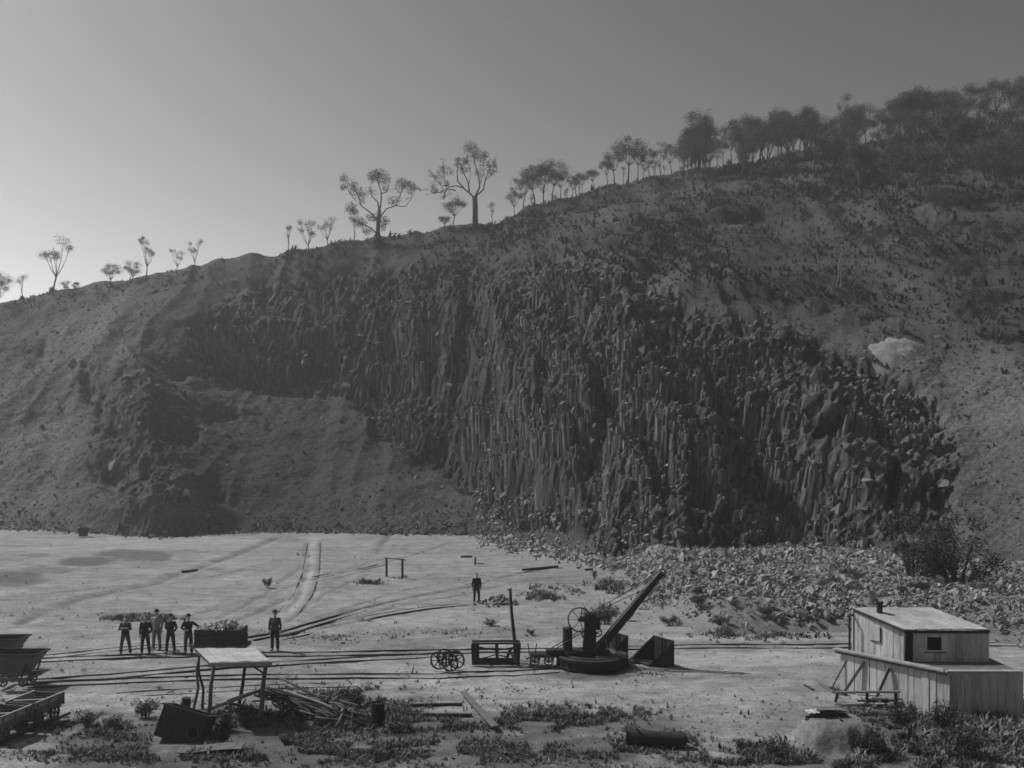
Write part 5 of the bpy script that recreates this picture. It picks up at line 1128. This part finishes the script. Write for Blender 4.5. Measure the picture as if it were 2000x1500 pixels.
    for q in (-1, 1): add('eye', MB().ball(hd(q * 0.03, -0.083, 1.64), 0.010 * s, 8, 6).mesh('eye', True), M['void'], t)
    if hat:
        hm_ = MB(); hc = hd(0, 0.008, 1.70); pr = [(0.145, -0.012), (0.15, -0.004), (0.145, 0.004), (0.092, 0.006), (0.088, 0.075), (0.07, 0.098), (0.03, 0.088), (0.0, 0.085)]
        hm_.lathe([(r * s, z * s) for r, z in pr], hc, 20); hm_.lathe([(0.0, -0.012 * s), (0.145 * s, -0.012 * s)], hc, 20); add('hat', hm_.mesh('hat', True), M['felt'], t)
    else:
        hm_ = MB(); hm_.ball(hd(0, 0.018, 1.668), (0.08 * s, 0.09 * s, 0.085 * s), 14, 9); add('hair', hm_.mesh('hair', True), M['felt'], t)
    return t
def gz(px, py): v = GZ(px, py); v.z += 0.02; return v
person('man with folded arms standing apart at the left end of the row', gz(245, 1277), 0.1, 1.72, 0.2, ('folded', 'folded'), 'cloth_mid', 'cloth_mid', False, 'cloth_dark')
person('bareheaded man in dark suit standing left of the man in pale clothes', gz(284, 1277), 0.0, 1.72, 0.13, ('side', 'pocket'), 'cloth_dark', 'cloth_dark', False)
person('man in pale shirt and overalls standing a step behind the row', gz(306, 1269), -0.1, 1.80, 0.1, ('side', 'side'), 'cloth_pale', 'cloth_grey', True)
person('man in dark clothes and broad hat, hands behind his back', gz(333, 1275), 0.0, 1.72, 0.15, ('behind', 'behind'), 'cloth_dark', 'cloth_dark', True)
person('hatted man leaning one arm on the loaded stone wagon', gz(368, 1276), 0.05, 1.74, 0.08, ('hip', 'reach'), 'cloth_dark', 'cloth_mid', True)
person('lone hatted man in waistcoat standing right of the shelter roof', gz(537, 1270), 0.05, 1.80, 0.05, ('side', 'side'), 'cloth_mid', 'cloth_dark', True, 'cloth_mid')
person('lone man in dark suit standing on the open floor by the stone heap', gz(931, 1177), 0.25, 1.76, 0.08, ('side', 'side'), 'cloth_dark', 'cloth_dark', False)
for px, py, rz, lab, tp in ((325, 983, 0.6, 'tiny distant worker on the spur ledge, leftmost of three', 'cloth_mid'), (351, 985, -0.5, 'tiny distant worker on the spur ledge, middle of three', 'cloth_dark'), (366, 983, 0.2, 'tiny distant worker on the spur ledge, rightmost, in pale shirt', 'cloth_pale'), (406, 1036, -1.2, 'tiny distant worker standing alone at the spur foot', 'cloth_dark')):
    q = hill_at(px, py); person(lab, q, rz, 1.72, 0.1, ('side', 'side'), tp, 'cloth_dark', True, fine=False)

# ------------------------------------------------------------------ trees
def leaf_mesh(clusters, seed, l=0.34, wd=0.11, droop=0.6):
    r_ = np.random.default_rng(seed); cs = []
    for (c, rad, n_) in clusters:
        d = r_.normal(size=(n_, 3)); d /= np.linalg.norm(d, axis=1)[:, None]; d *= (r_.uniform(0, 1, (n_, 1)) ** 0.45)
        cs.append(np.array(c)[None] + d * np.array(rad)[None])
    c = np.concatenate(cs); n_ = len(c); ax = r_.normal(size=(n_, 3)); ax[:, 2] -= droop; ax /= np.linalg.norm(ax, axis=1)[:, None]
    sd_ = np.cross(ax, r_.normal(size=(n_, 3))); sd_ /= np.linalg.norm(sd_, axis=1)[:, None]; L_ = l * r_.uniform(0.6, 1.3, (n_, 1)); W_ = wd * r_.uniform(0.6, 1.3, (n_, 1))
    V = np.stack([c - ax * L_ * 0.5, c + sd_ * W_ * 0.5, c + ax * L_ * 0.5, c - sd_ * W_ * 0.5], 1).reshape(-1, 3)
    F_ = np.arange(n_ * 4).reshape(-1, 4); return fast_mesh('crown', V, F_)
def gum_meshes(seed, H, kind):
    r_ = random.Random(seed); mb = MB(); cl = []
    fork = {'umbrella': 0.42, 'sparse': 0.35, 'sapling': 0.45, 'dense': 0.35}[kind]; tr = H * 0.015 + 0.02
    lean_ = Vector((r_.uniform(-0.08, 0.08), r_.uniform(-0.08, 0.08), 0)) * H; top = Vector((lean_.x, lean_.y, H * fork))
    mb.tube([Vector((0, 0, -0.4)), Vector((lean_.x * 0.2 + r_.uniform(-.1, .1), lean_.y * 0.2, H * fork * 0.5)), top], [tr * 1.25, tr, tr * 0.8], 7)
    nl = {'umbrella': 8, 'sparse': 6, 'sapling': 4, 'dense': 9}[kind]
    for k in range(nl):
        a = 6.283 * (k + r_.uniform(-.3, .3)) / nl; sp_r = H * {'umbrella': 0.27, 'sparse': 0.26, 'sapling': 0.1, 'dense': 0.24}[kind] * r_.uniform(0.5, 1.1); z1 = H * r_.uniform({'umbrella': .62, 'sparse': .6, 'sapling': .65, 'dense': .55}[kind], 0.97)
        st_ = top.lerp(Vector((0, 0, H * fork * 0.6)), r_.uniform(0, 0.5) if kind != 'umbrella' else 0.1); e = Vector((top.x + sp_r * math.cos(a), top.y + sp_r * math.sin(a), z1)); m_ = st_.lerp(e, 0.5) + Vector((0, 0, -0.05 * H)) + Vector((r_.uniform(-1, 1), r_.uniform(-1, 1), 0)) * 0.03 * H
        mb.tube([st_, m_, e], [tr * 0.55, tr * 0.38, tr * 0.15], 5)
        for j in range(2):
            e2 = e + Vector((r_.uniform(-1, 1), r_.uniform(-1, 1), r_.uniform(-0.3, 0.6))) * H * 0.10; mb.tube([m_.lerp(e, 0.5), e2], [tr * 0.2, tr * 0.07], 4)
            rd = H * r_.uniform(0.07, 0.17) * {'sparse': 0.75, 'sapling': 0.7, 'umbrella': 1.15, 'dense': 1.25}[kind]
            cl.append((tuple(e2), (rd * 1.2, rd * 1.2, rd * (0.85 if kind == 'umbrella' else 0.95)), {'sparse': 70, 'sapling': 60, 'umbrella': 150, 'dense': 170}[kind]))
        cl.append((tuple(e), (H * 0.11, H * 0.11, H * 0.085), {'sparse': 60, 'sapling': 40, 'umbrella': 90, 'dense': 110}[kind]))
    return mb.mesh('trunk', True), leaf_mesh(cl, seed, 0.24, 0.075)
PROTO = {k: [gum_meshes(200 + 10 * i + j, 7.0, k) for j in range(n_)] for i, (k, n_) in enumerate((('umbrella', 9), ('sparse', 8), ('sapling', 4), ('dense', 9)))}
def tree(name, label, base, H, kind, group=None, wide=1.0, bark='bark', i=None):
    t = thing(name, label, 'tree', base, rnd.uniform(0, 6.28), group); tm, lm = PROTO[kind][rnd.randrange(len(PROTO[kind])) if i is None else i]; s_ = H / 7.0
    for nm, me, m_ in (('trunk', tm, M[bark]), ('crown', lm, M['leaf_gum'])):
        o = add(nm, me, m_, t)
    t.scale = (s_ * wide, s_ * wide, s_); return t
def ridge(px, d=-1.5):
    Y = float(np.interp(px, _px, _TY[5])) + d; X = (px - 1000) / FPX * Y; return Vector((X, Y, hill_z(X, Y) - 0.15))
MPP = 0.076
for px, hpx, kind, wide, lab in ((103, 92, 'sparse', 0.85, 'tall thin gum with sparse tufts, second from the left on the skyline'), (46, 46, 'sapling', 1.0, 'faint slender sapling right of the leftmost skyline tree'), (-4, 55, 'dense', 0.9, 'tree cut by the left edge on the skyline'),
                                 (215, 34, 'dense', 1.3, 'low bushy tree on the left skyline, left of a touching pair'), (258, 34, 'dense', 1.2, 'low bushy tree on the left skyline, right of a touching pair'), (286, 66, 'sparse', 0.8, 'upright gum with two clumps rising behind the low bushy pair'),
                                 (345, 40, 'sparse', 0.9, 'small wispy tree on the left skyline, left of two before the bare crest'), (380, 52, 'sparse', 0.7, 'small wispy tree on the left skyline, right of two before the bare crest'), (563, 52, 'sapling', 0.8, 'very faint thin tree just right of the bare crest'),
                                 (603, 62, 'sparse', 0.95, 'small gum with three clumps, left of two right of the bare crest'), (640, 58, 'sparse', 0.8, 'small gum with tufted head, right of two right of the bare crest'), (690, 48, 'sapling', 1.1, 'thin small tree just left of the big forked gum'),
                                 (885, 56, 'umbrella', 1.0, 'low leaning tree with spreading head beside the tallest gum'), (868, 26, 'dense', 1.3, 'dark round bush left of the tallest gum'), (962, 40, 'sapling', 1.0, 'slender pointed sapling just right of the tallest gum'),
                                 (130, 22, 'dense', 0.9, 'small dark bush right of the tall thin skyline gum'), (150, 18, 'dense', 1.2, 'tiny skyline bush left of the low bushy pair')):
    tree('gum_tree', lab, ridge(px), hpx * MPP * 1.18, kind, 'scattered trees on the left skyline', wide)
ORD = 'first second third fourth fifth sixth seventh eighth ninth tenth eleventh twelfth thirteenth fourteenth fifteenth sixteenth seventeenth eighteenth nineteenth twentieth'.split(); ORD += ['twenty-' + k for k in ORD[:9]] + ['thirtieth'] + ['thirty-' + k for k in ORD[:9]]
for qi, (px, hpx, kind, wide) in enumerate(((1005, 60, 'umbrella', .8), (1022, 72, 'umbrella', .9), (1045, 80, 'umbrella', .95), (1062, 84, 'dense', .9), (1078, 80, 'umbrella', .95), (1095, 66, 'umbrella', .9), (1118, 46, 'umbrella', .8), (1137, 48, 'umbrella', .8), (1160, 50, 'umbrella', .9))):
    tree('gum_tree', f'{ORD[qi]} gum from the left in the close clump right of the big gums', ridge(px, rnd.uniform(-3, 1)), hpx * MPP, kind, 'clump of gums right of the big gums', wide)
for qi, (px, hpx, kind, wide) in enumerate(((1187, 52, 'umbrella', .8), (1200, 66, 'umbrella', .9), (1226, 84, 'umbrella', 1.0), (1245, 70, 'umbrella', .8), (1268, 52, 'umbrella', .9), (1290, 60, 'sparse', 1.0), (1312, 58, 'umbrella', .8), (1335, 78, 'dense', .8), (1352, 80, 'umbrella', .85), (1372, 86, 'dense', .75), (1385, 70, 'umbrella', .8),
                            (1412, 58, 'umbrella', .8), (1428, 82, 'umbrella', .9), (1450, 86, 'umbrella', .85), (1468, 92, 'dense', .8), (1484, 88, 'umbrella', .9), (1502, 60, 'umbrella', .8), (1520, 74, 'dense', .8), (1540, 66, 'umbrella', .9), (1562, 84, 'dense', .8), (1582, 80, 'dense', .8), (1600, 58, 'umbrella', .8), (1622, 56, 'umbrella', .9),
                            (1645, 66, 'umbrella', .9), (1668, 70, 'dense', .9), (1690, 72, 'dense', .9), (1712, 66, 'dense', .9), (1735, 74, 'dense', .9), (1757, 70, 'dense', .9), (1780, 78, 'dense', .9), (1805, 80, 'dense', .9), (1828, 84, 'dense', .9), (1855, 82, 'dense', .9), (1885, 86, 'dense', 1.0), (1915, 84, 'dense', 1.0), (1945, 88, 'dense', 1.0), (1975, 88, 'dense', 1.0), (2005, 88, 'dense', 1.0), (2035, 88, 'dense', 1.0))):
    tree('gum_tree', f'{ORD[qi]} gum from the left in the broken row along the right-hand skyline', ridge(px, rnd.uniform(-3, 1)), hpx * 0.088, kind, 'row of gums on the right skyline', wide)
tree('gum_tree', 'tallest thin gum standing above the right-hand skyline row', ridge(1661), 108 * 0.09, 'sparse', None, 0.6)
for k in range(95):       # wood on the slope below the right-hand skyline
    px = rnd.uniform(1320, 2040); f_ = rnd.random() ** 1.4; e = np.interp(px, [1320, 1500, 1700, 2040], [0.10, 0.30, 0.42, 0.6]) * f_
    Yr = float(np.interp(px, _px, _TY[5])); Yb = float(np.interp(px, _px, _TY[4])); Y = Yr - 3 - (Yr - Yb) * e; X = (px - 1000) / FPX * Y
    tree('gum_tree', 'gum tree standing in the wood on the right-hand slope', Vector((X, Y, hill_z(X, Y) - 0.1)), rnd.uniform(5.0, 9.0), rnd.choice(['umbrella', 'dense', 'dense', 'sparse']), 'wood on the right-hand slope', rnd.uniform(0.75, 1.0))
for k in range(26):       # saplings on the open slope
    px = rnd.uniform(1020, 1500); Yr = float(np.interp(px, _px, _TY[5])); Y = Yr - rnd.uniform(3, 18); X = (px - 1000) / FPX * Y
    tree('sapling', 'thin sapling on the open grassy slope above the quarry brow', Vector((X, Y, hill_z(X, Y) - 0.1)), rnd.uniform(1.8, 4.0), 'sapling', 'saplings on the grassy slope', rnd.uniform(0.7, 1.0))
for k in range(22):
    px = rnd.uniform(1560, 2030); Y = float(np.interp(px, _px, _TY[4])) + rnd.uniform(3, 40); X = (px - 1000) / FPX * Y
    tree('slope_tree', 'grey bushy tree low on the right-hand slope above the brow', Vector((X, Y, hill_z(X, Y) - 0.1)), rnd.uniform(2.5, 5.0), rnd.choice(['dense', 'umbrella', 'sparse']), 'bushy trees low on the right slope', rnd.uniform(0.8, 1.1))
# the two big gums, limbs traced from the photograph
def big_gum(label, pxb, limbs, leaves, seed):
    b_ = ridge(pxb, -2.0); Y = b_.y; k_ = Y / FPX; t = thing('big_gum_tree', label, 'tree', b_); r_ = random.Random(seed); pb = HOR + FPX * (CAM_H - b_.z) / Y
    def at(x, y, dy): return Vector(((x - pxb) * k_, dy, (pb - y) * k_))
    tk = MB(); br = MB(); nodes = []; tips = []
    for i, (w0, w1, pts) in enumerate(limbs):
        dy1 = 0 if i == 0 else r_.uniform(-2.2, 2.2); n_ = len(pts); q = [at(x, y, dy1 * (j / (n_ - 1)) ** 1.3 if n_ > 1 else 0) for j, (x, y) in enumerate(pts)]
        (tk if i == 0 else br).tube(q, [max(0.02, (w0 + (w1 - w0) * j / (n_ - 1)) * k_ / 2 * (0.45 if i else 0.78)) for j in range(n_)], 8); nodes += q[1:]
        if i:
            for j in range(14):
                e = q[-1].lerp(q[-2], r_.uniform(0, 1.0)); d = Vector((r_.uniform(-1, 1), r_.uniform(-1, 1), r_.uniform(-0.2, 1.0))) * r_.uniform(0.5, 1.5); br.tube([e, e + d * 0.5 + Vector((0, 0, 0.1)), e + d], [0.032, 0.022, 0.01], 4); tips.append(e + d)
    tk.build('trunk', M['bark'], t, smooth=True); br.build('limbs', M['bark'], t, smooth=True)
    cl = []
    for (x, y, rx, ry, n_) in leaves:
        m_ = min(nodes, key=lambda q: (q - at(x, y, q.y)).length); cl.append((tuple(at(x, y, m_.y + r_.uniform(-0.5, 0.5))), (rx * k_ * 1.25, rx * k_ * 1.1, ry * k_ * 1.25), int(n_ * 4.0)))
    cl += [(tuple(q), (0.4, 0.4, 0.32), 14) for q in tips if r_.random() < 0.55]
    add('crown', leaf_mesh(cl, seed, 0.26, 0.085), M['leaf_gum'], t); return t
big_gum('big gum with wide forked limbs and scattered leaf clumps, left of two', 738, [(12, 9, [(738, 478), (738, 455), (739, 430), (741, 410)]), (7, 3, [(738, 458), (725, 446), (705, 436), (688, 428)]), (7, 2.5, [(739, 432), (722, 414), (706, 402), (698, 380), (690, 362)]),
        (7, 3, [(741, 412), (738, 395), (727, 384), (724, 368)]), (8, 2, [(741, 412), (744, 392), (743, 372), (735, 350), (733, 332)]), (5, 2.5, [(743, 378), (754, 374), (757, 362)]), (6, 1.5, [(741, 425), (755, 408), (772, 402), (792, 404), (803, 390), (806, 370)]), (4, 1.5, [(772, 402), (780, 380), (785, 360)]), (3, 1.2, [(706, 402), (688, 385), (676, 365)]), (3, 1.2, [(705, 436), (690, 415), (680, 400)])],
        [(735, 332, 18, 9, 150), (722, 340, 9, 7, 50), (748, 345, 12, 8, 60), (674, 352, 8, 10, 60), (672, 370, 5, 6, 30), (690, 362, 9, 8, 50), (702, 377, 14, 10, 90), (681, 400, 10, 10, 70), (690, 410, 9, 6, 40), (782, 352, 12, 9, 90), (796, 356, 11, 8, 80), (808, 366, 7, 7, 40), (768, 392, 12, 8, 60), (752, 432, 9, 9, 70), (728, 425, 12, 7, 70), (708, 438, 9, 7, 50), (718, 452, 10, 7, 60), (748, 442, 6, 8, 40), (707, 388, 6, 10, 30)], 61)
big_gum('tallest gum with thick straight trunk and bare arching limbs, right of two', 928, [(15, 13, [(928, 448), (928, 430), (928, 405), (927, 384)]), (8, 3, [(927, 386), (916, 376), (905, 366), (890, 360), (875, 362), (868, 372), (864, 384)]), (7, 3, [(905, 366), (893, 352), (892, 330), (893, 305)]), (6, 2, [(890, 372), (872, 370), (862, 378), (845, 382)]), (5, 1.5, [(875, 362), (862, 362), (852, 348), (845, 335)]), (4, 1.2, [(872, 366), (868, 348), (866, 330)]),
        (7, 2, [(917, 376), (914, 356), (906, 340), (898, 322)]), (8, 2.5, [(928, 384), (937, 366), (935, 345), (928, 325), (924, 300)]), (8, 2, [(928, 384), (944, 370), (948, 350), (955, 330), (965, 312)]), (4, 1.2, [(937, 360), (945, 335), (944, 310)]), (3, 1, [(948, 352), (958, 345), (968, 342)]), (3, 1, [(916, 360), (920, 340), (914, 318)])],
        [(921, 298, 13, 12, 130), (936, 302, 10, 10, 90), (946, 298, 7, 8, 45), (892, 304, 6, 6, 25), (854, 345, 9, 12, 45), (845, 362, 6, 10, 30), (868, 338, 7, 8, 35), (872, 356, 6, 6, 25), (880, 332, 6, 8, 20), (936, 340, 9, 9, 45), (955, 325, 7, 8, 30), (966, 320, 5, 10, 25), (905, 335, 6, 8, 20), (910, 318, 5, 6, 20), (848, 378, 5, 5, 15)], 62)
# forked dead tree on the right slope
b_ = hill_at(1636, 590); k_ = b_.y / FPX; t = thing('dead_tree', 'bare forked grey tree standing on the slope below the dark thicket', 'tree', b_); mb = MB()
for pts, w0, w1 in (([(1636, 596), (1630, 570), (1612, 540), (1595, 505)], 4, 1.2), ([(1630, 570), (1640, 540), (1642, 505), (1650, 480)], 3.5, 1.0), ([(1636, 590), (1642, 560), (1645, 520), (1644, 490)], 3, 1), ([(1612, 540), (1600, 535), (1588, 520)], 2, 0.8)):
    mb.tube([Vector(((x - 1636) * k_, rnd.uniform(-.3, .3), (593 - y) * k_)) for x, y in pts], [max(0.015, (w0 + (w1 - w0) * j / (len(pts) - 1)) * k_ / 2) for j in range(len(pts))], 6)
mb.build('trunk', M['bark_pale'], t, smooth=True)
cl = [(((x - 1636) * k_, 0, (593 - y) * k_), (r_ * k_, r_ * k_, r_ * 0.6 * k_), n_) for x, y, r_, n_ in ((1600, 478, 24, 160), (1640, 470, 26, 180), (1575, 490, 14, 80), (1668, 478, 16, 90))]
add('crown', leaf_mesh(cl, 77, 0.25, 0.09), M['leaf_gum'], t)

# ------------------------------------------------------------------ bushes
BUSH = []
for i in range(5):
    r_ = random.Random(300 + i); mb = MB(); cl = []
    for k in range(9):
        a, rr_ = r_.uniform(0, 6.28), r_.uniform(0.15, 0.75); e = Vector((rr_ * math.cos(a), rr_ * math.sin(a), r_.uniform(0.35, 0.9))); mb.tube([Vector((0.1 * math.cos(a), 0.1 * math.sin(a), -0.1)), e * 0.55 + Vector((0, 0, 0.05)), e], [0.03, 0.02, 0.008], 5); cl.append((tuple(e * 0.92), (0.3, 0.3, 0.24), 85)); cl.append((tuple(e * 0.55), (0.26, 0.26, 0.2), 45))
    BUSH.append((mb.mesh('stems', True), leaf_mesh(cl, 300 + i, 0.13, 0.045, 0.0)))
def bush(label, px, py, w_, h_, group=None, name='bush', base=None, m_='leaf'):
    g = GZ(px, py) if base is None else base; t = thing(name, label, 'bush', g, rnd.uniform(0, 6.28), group); sm_, lm_ = BUSH[rnd.randrange(5)]; add('stems', sm_, M['bark'], t)
    o = add('foliage', lm_, M[m_], t); t.scale = (w_ / 1.9, w_ / 1.9, h_); return t
for a in (('round dark bush left of the tipped tank, in the pale foreground', 172, 1418, 1.1, 0.6), ('low dark bush right of the round one left of the tank', 222, 1425, 1.3, 0.5), ('brushy dark bush behind the tipped tank', 283, 1400, 1.2, 0.75), ('dense dark bush growing under the open shelter', 438, 1428, 1.0, 0.7), ('low dark bush at the foot of the shelter front post', 478, 1420, 0.9, 0.55),
          ('dark weedy bush behind the black drum', 700, 1375, 1.3, 0.6), ('dark weedy bush right of the black drum', 775, 1425, 1.2, 0.55), ('small lone tuft of bush on the pale floor above the stone wagon', 522, 1148, 0.9, 0.75), ('round low tuft alone on the pale floor between waggon rails and lone pole', 960, 1222, 0.95, 0.4),
          ('dark bush just left of the crane jib', 1185, 1218, 1.3, 1.0), ('spiky little bush on the far floor left of the jib tip', 1160, 1130, 0.5, 0.7), ('dark low bush right of the jib at the rubble edge', 1225, 1212, 1.0, 0.7), ('tiny mound of scrub right of the tall pole', 1038, 1240, 0.5, 0.35),
          ('tall weedy bush at the bottom right beside the mound', 1700, 1470, 1.3, 0.9), ('dark bush growing against the platform wall of the hut', 1770, 1420, 1.4, 1.0), ('dark bush growing at the right edge under the hut', 1835, 1430, 1.5, 1.1), ('bush at the very bottom right corner', 1900, 1480, 1.6, 1.1), ('bush left of the mound at the bottom edge', 1515, 1478, 1.2, 0.6), ('small dark bush between the log and the mound', 1450, 1462, 0.8, 0.4)):
    bush(*a)
for k in range(14):
    e = k / 13; px = 1300 + 560 * rnd.random(); py = rnd.uniform(1115, 1225); Y = CAM_H * FPX / (py + 25 - HOR); X = (px - 1000) / FPX * Y; z, _ = heap_h(np.array([X]), np.array([Y]))
    bush('small dark weed clump growing between the stones of the rubble heap', 0, 0, rnd.uniform(0.7, 1.5), rnd.uniform(0.4, 0.8), 'weeds in the rubble heap', base=Vector((X, Y, float(z[0]))))
# dark leafy tree at the right over the slope foot
for px, py, w_, h_, lab in ((1785, 1112, 4.6, 4.0, 'large dark leafy shrub at the foot of the right-hand slope'), (1870, 1120, 5.0, 5.0, 'large dark leafy shrub beyond the hut roof, farther right of two')):
    Y = 62.0 if px < 1800 else 60.0; base = Vector(((px - 1000) / FPX * Y, Y, 0.9)); t = thing('leafy_shrub', lab, 'shrub', base); cl = []; mb = MB(); r_ = random.Random(px)
    for k in range(16):
        e = Vector((r_.uniform(-.5, .5) * w_, r_.uniform(-.4, .4) * w_, r_.uniform(0.3, 0.95) * h_)); mb.tube([Vector((e.x * 0.1, e.y * 0.1, -0.2)), e * 0.5 + Vector((0, 0, 0.2)), e], [0.07, 0.045, 0.015], 6); cl.append((tuple(e), (0.75, 0.75, 0.55), 170)); cl.append((tuple(e * 0.6), (0.6, 0.6, 0.5), 90))
    mb.build('stems', M['bark'], t, smooth=True); add('foliage', leaf_mesh(cl, px, 0.24, 0.08, 0.4), M['leaf'], t)

# ------------------------------------------------------------------ dry grass and weeds on the floor (nobody could count them)
PATCH = [(150, 1425, 60, 16, 200, .22), (230, 1430, 50, 16, 260, .25), (330, 1465, 150, 16, 500, .2), (90, 1470, 90, 12, 120, .2), (440, 1430, 60, 18, 300, .3), (560, 1440, 120, 26, 700, .26), (480, 1395, 60, 14, 220, .3), (640, 1400, 110, 26, 700, .3), (700, 1352, 70, 14, 350, .3), (770, 1385, 45, 26, 350, .28), (840, 1412, 90, 12, 350, .28),
         (960, 1405, 60, 14, 250, .25), (1080, 1400, 130, 20, 900, .28), (1200, 1388, 70, 12, 350, .25), (700, 1465, 160, 16, 1100, .24), (500, 1470, 180, 14, 800, .24), (960, 1462, 220, 20, 1700, .24), (250, 1475, 150, 12, 500, .22), (1200, 1455, 110, 18, 600, .22), (1420, 1478, 90, 12, 350, .22), (1530, 1465, 70, 16, 500, .35), (1620, 1488, 110, 10, 500, .3), (1740, 1450, 80, 34, 900, .4), (1830, 1440, 90, 45, 900, .45), (1940, 1450, 90, 50, 800, .45), (1700, 1395, 60, 10, 250, .3),
         (1065, 1165, 36, 7, 260, .5), (1060, 1150, 34, 5, 160, .4), (1190, 1146, 36, 9, 260, .55), (1130, 1150, 40, 10, 100, .3), (718, 1139, 26, 4, 120, .45), (780, 1128, 14, 3, 30, .3), (640, 1245, 110, 10, 240, .2), (900, 1232, 140, 8, 180, .18), (275, 1207, 70, 5, 420, .35), (1185, 1200, 25, 14, 120, .5), (1270, 1316, 60, 6, 80, .15), (980, 1345, 90, 8, 90, .12), (1470, 1240, 110, 8, 300, .4), (1530, 1215, 60, 12, 250, .45), (560, 1345, 60, 10, 90, .2), (1330, 1440, 60, 14, 160, .2)]
ps, ss, hs = [], [], []
for (px, py, rx, ry, n_, h_) in PATCH:
    m_ = int(n_ * (1.5 if py > 1340 else 0.8)); h_ *= 0.6; a = rng.normal(0, 0.55, (m_, 2)); X_, Y_ = [], []
    for u, v in a:
        q = G(px + u * rx, max(1050, py + v * ry))
        if math.hypot((q.x - mX) / 1.35, (q.y - mY) / 1.15) < 1.05 or (vnoise([q.x / 0.7], [q.y / 0.9], seed=171)[0] < -0.25): continue
        ps.append((q.x, q.y, floor_z(q.x, q.y) if q.y < 60 or px < 1240 else 0.4)); hs.append(h_ * math.exp(rnd.gauss(-0.1, 0.35)))
n_ = 2600; xs_, ys_ = rng.uniform(-30, 2030, n_), 1500 - 440 * rng.uniform(size=n_) ** 1.5
for u, v in zip(xs_, ys_):
    if vnoise(np.array([u / 120]), np.array([v / 25]), seed=170)[0] > 0.1: q = G(u, v); ps.append((q.x, q.y, floor_z(q.x, q.y))); hs.append(0.1 * math.exp(rnd.gauss(0, 0.4)))
ps = np.array(ps); hs = np.array(hs); n_ = len(ps)
tag(scatter('dry_grass', TUFTS + WEEDS, ps, np.stack([hs * 1.5, hs * 1.5, hs], 1), rand_rot(n_, 0.15), M['grass'], None), 'dry grass and weeds growing in patches over the quarry floor', 'grass', None, 'stuff')
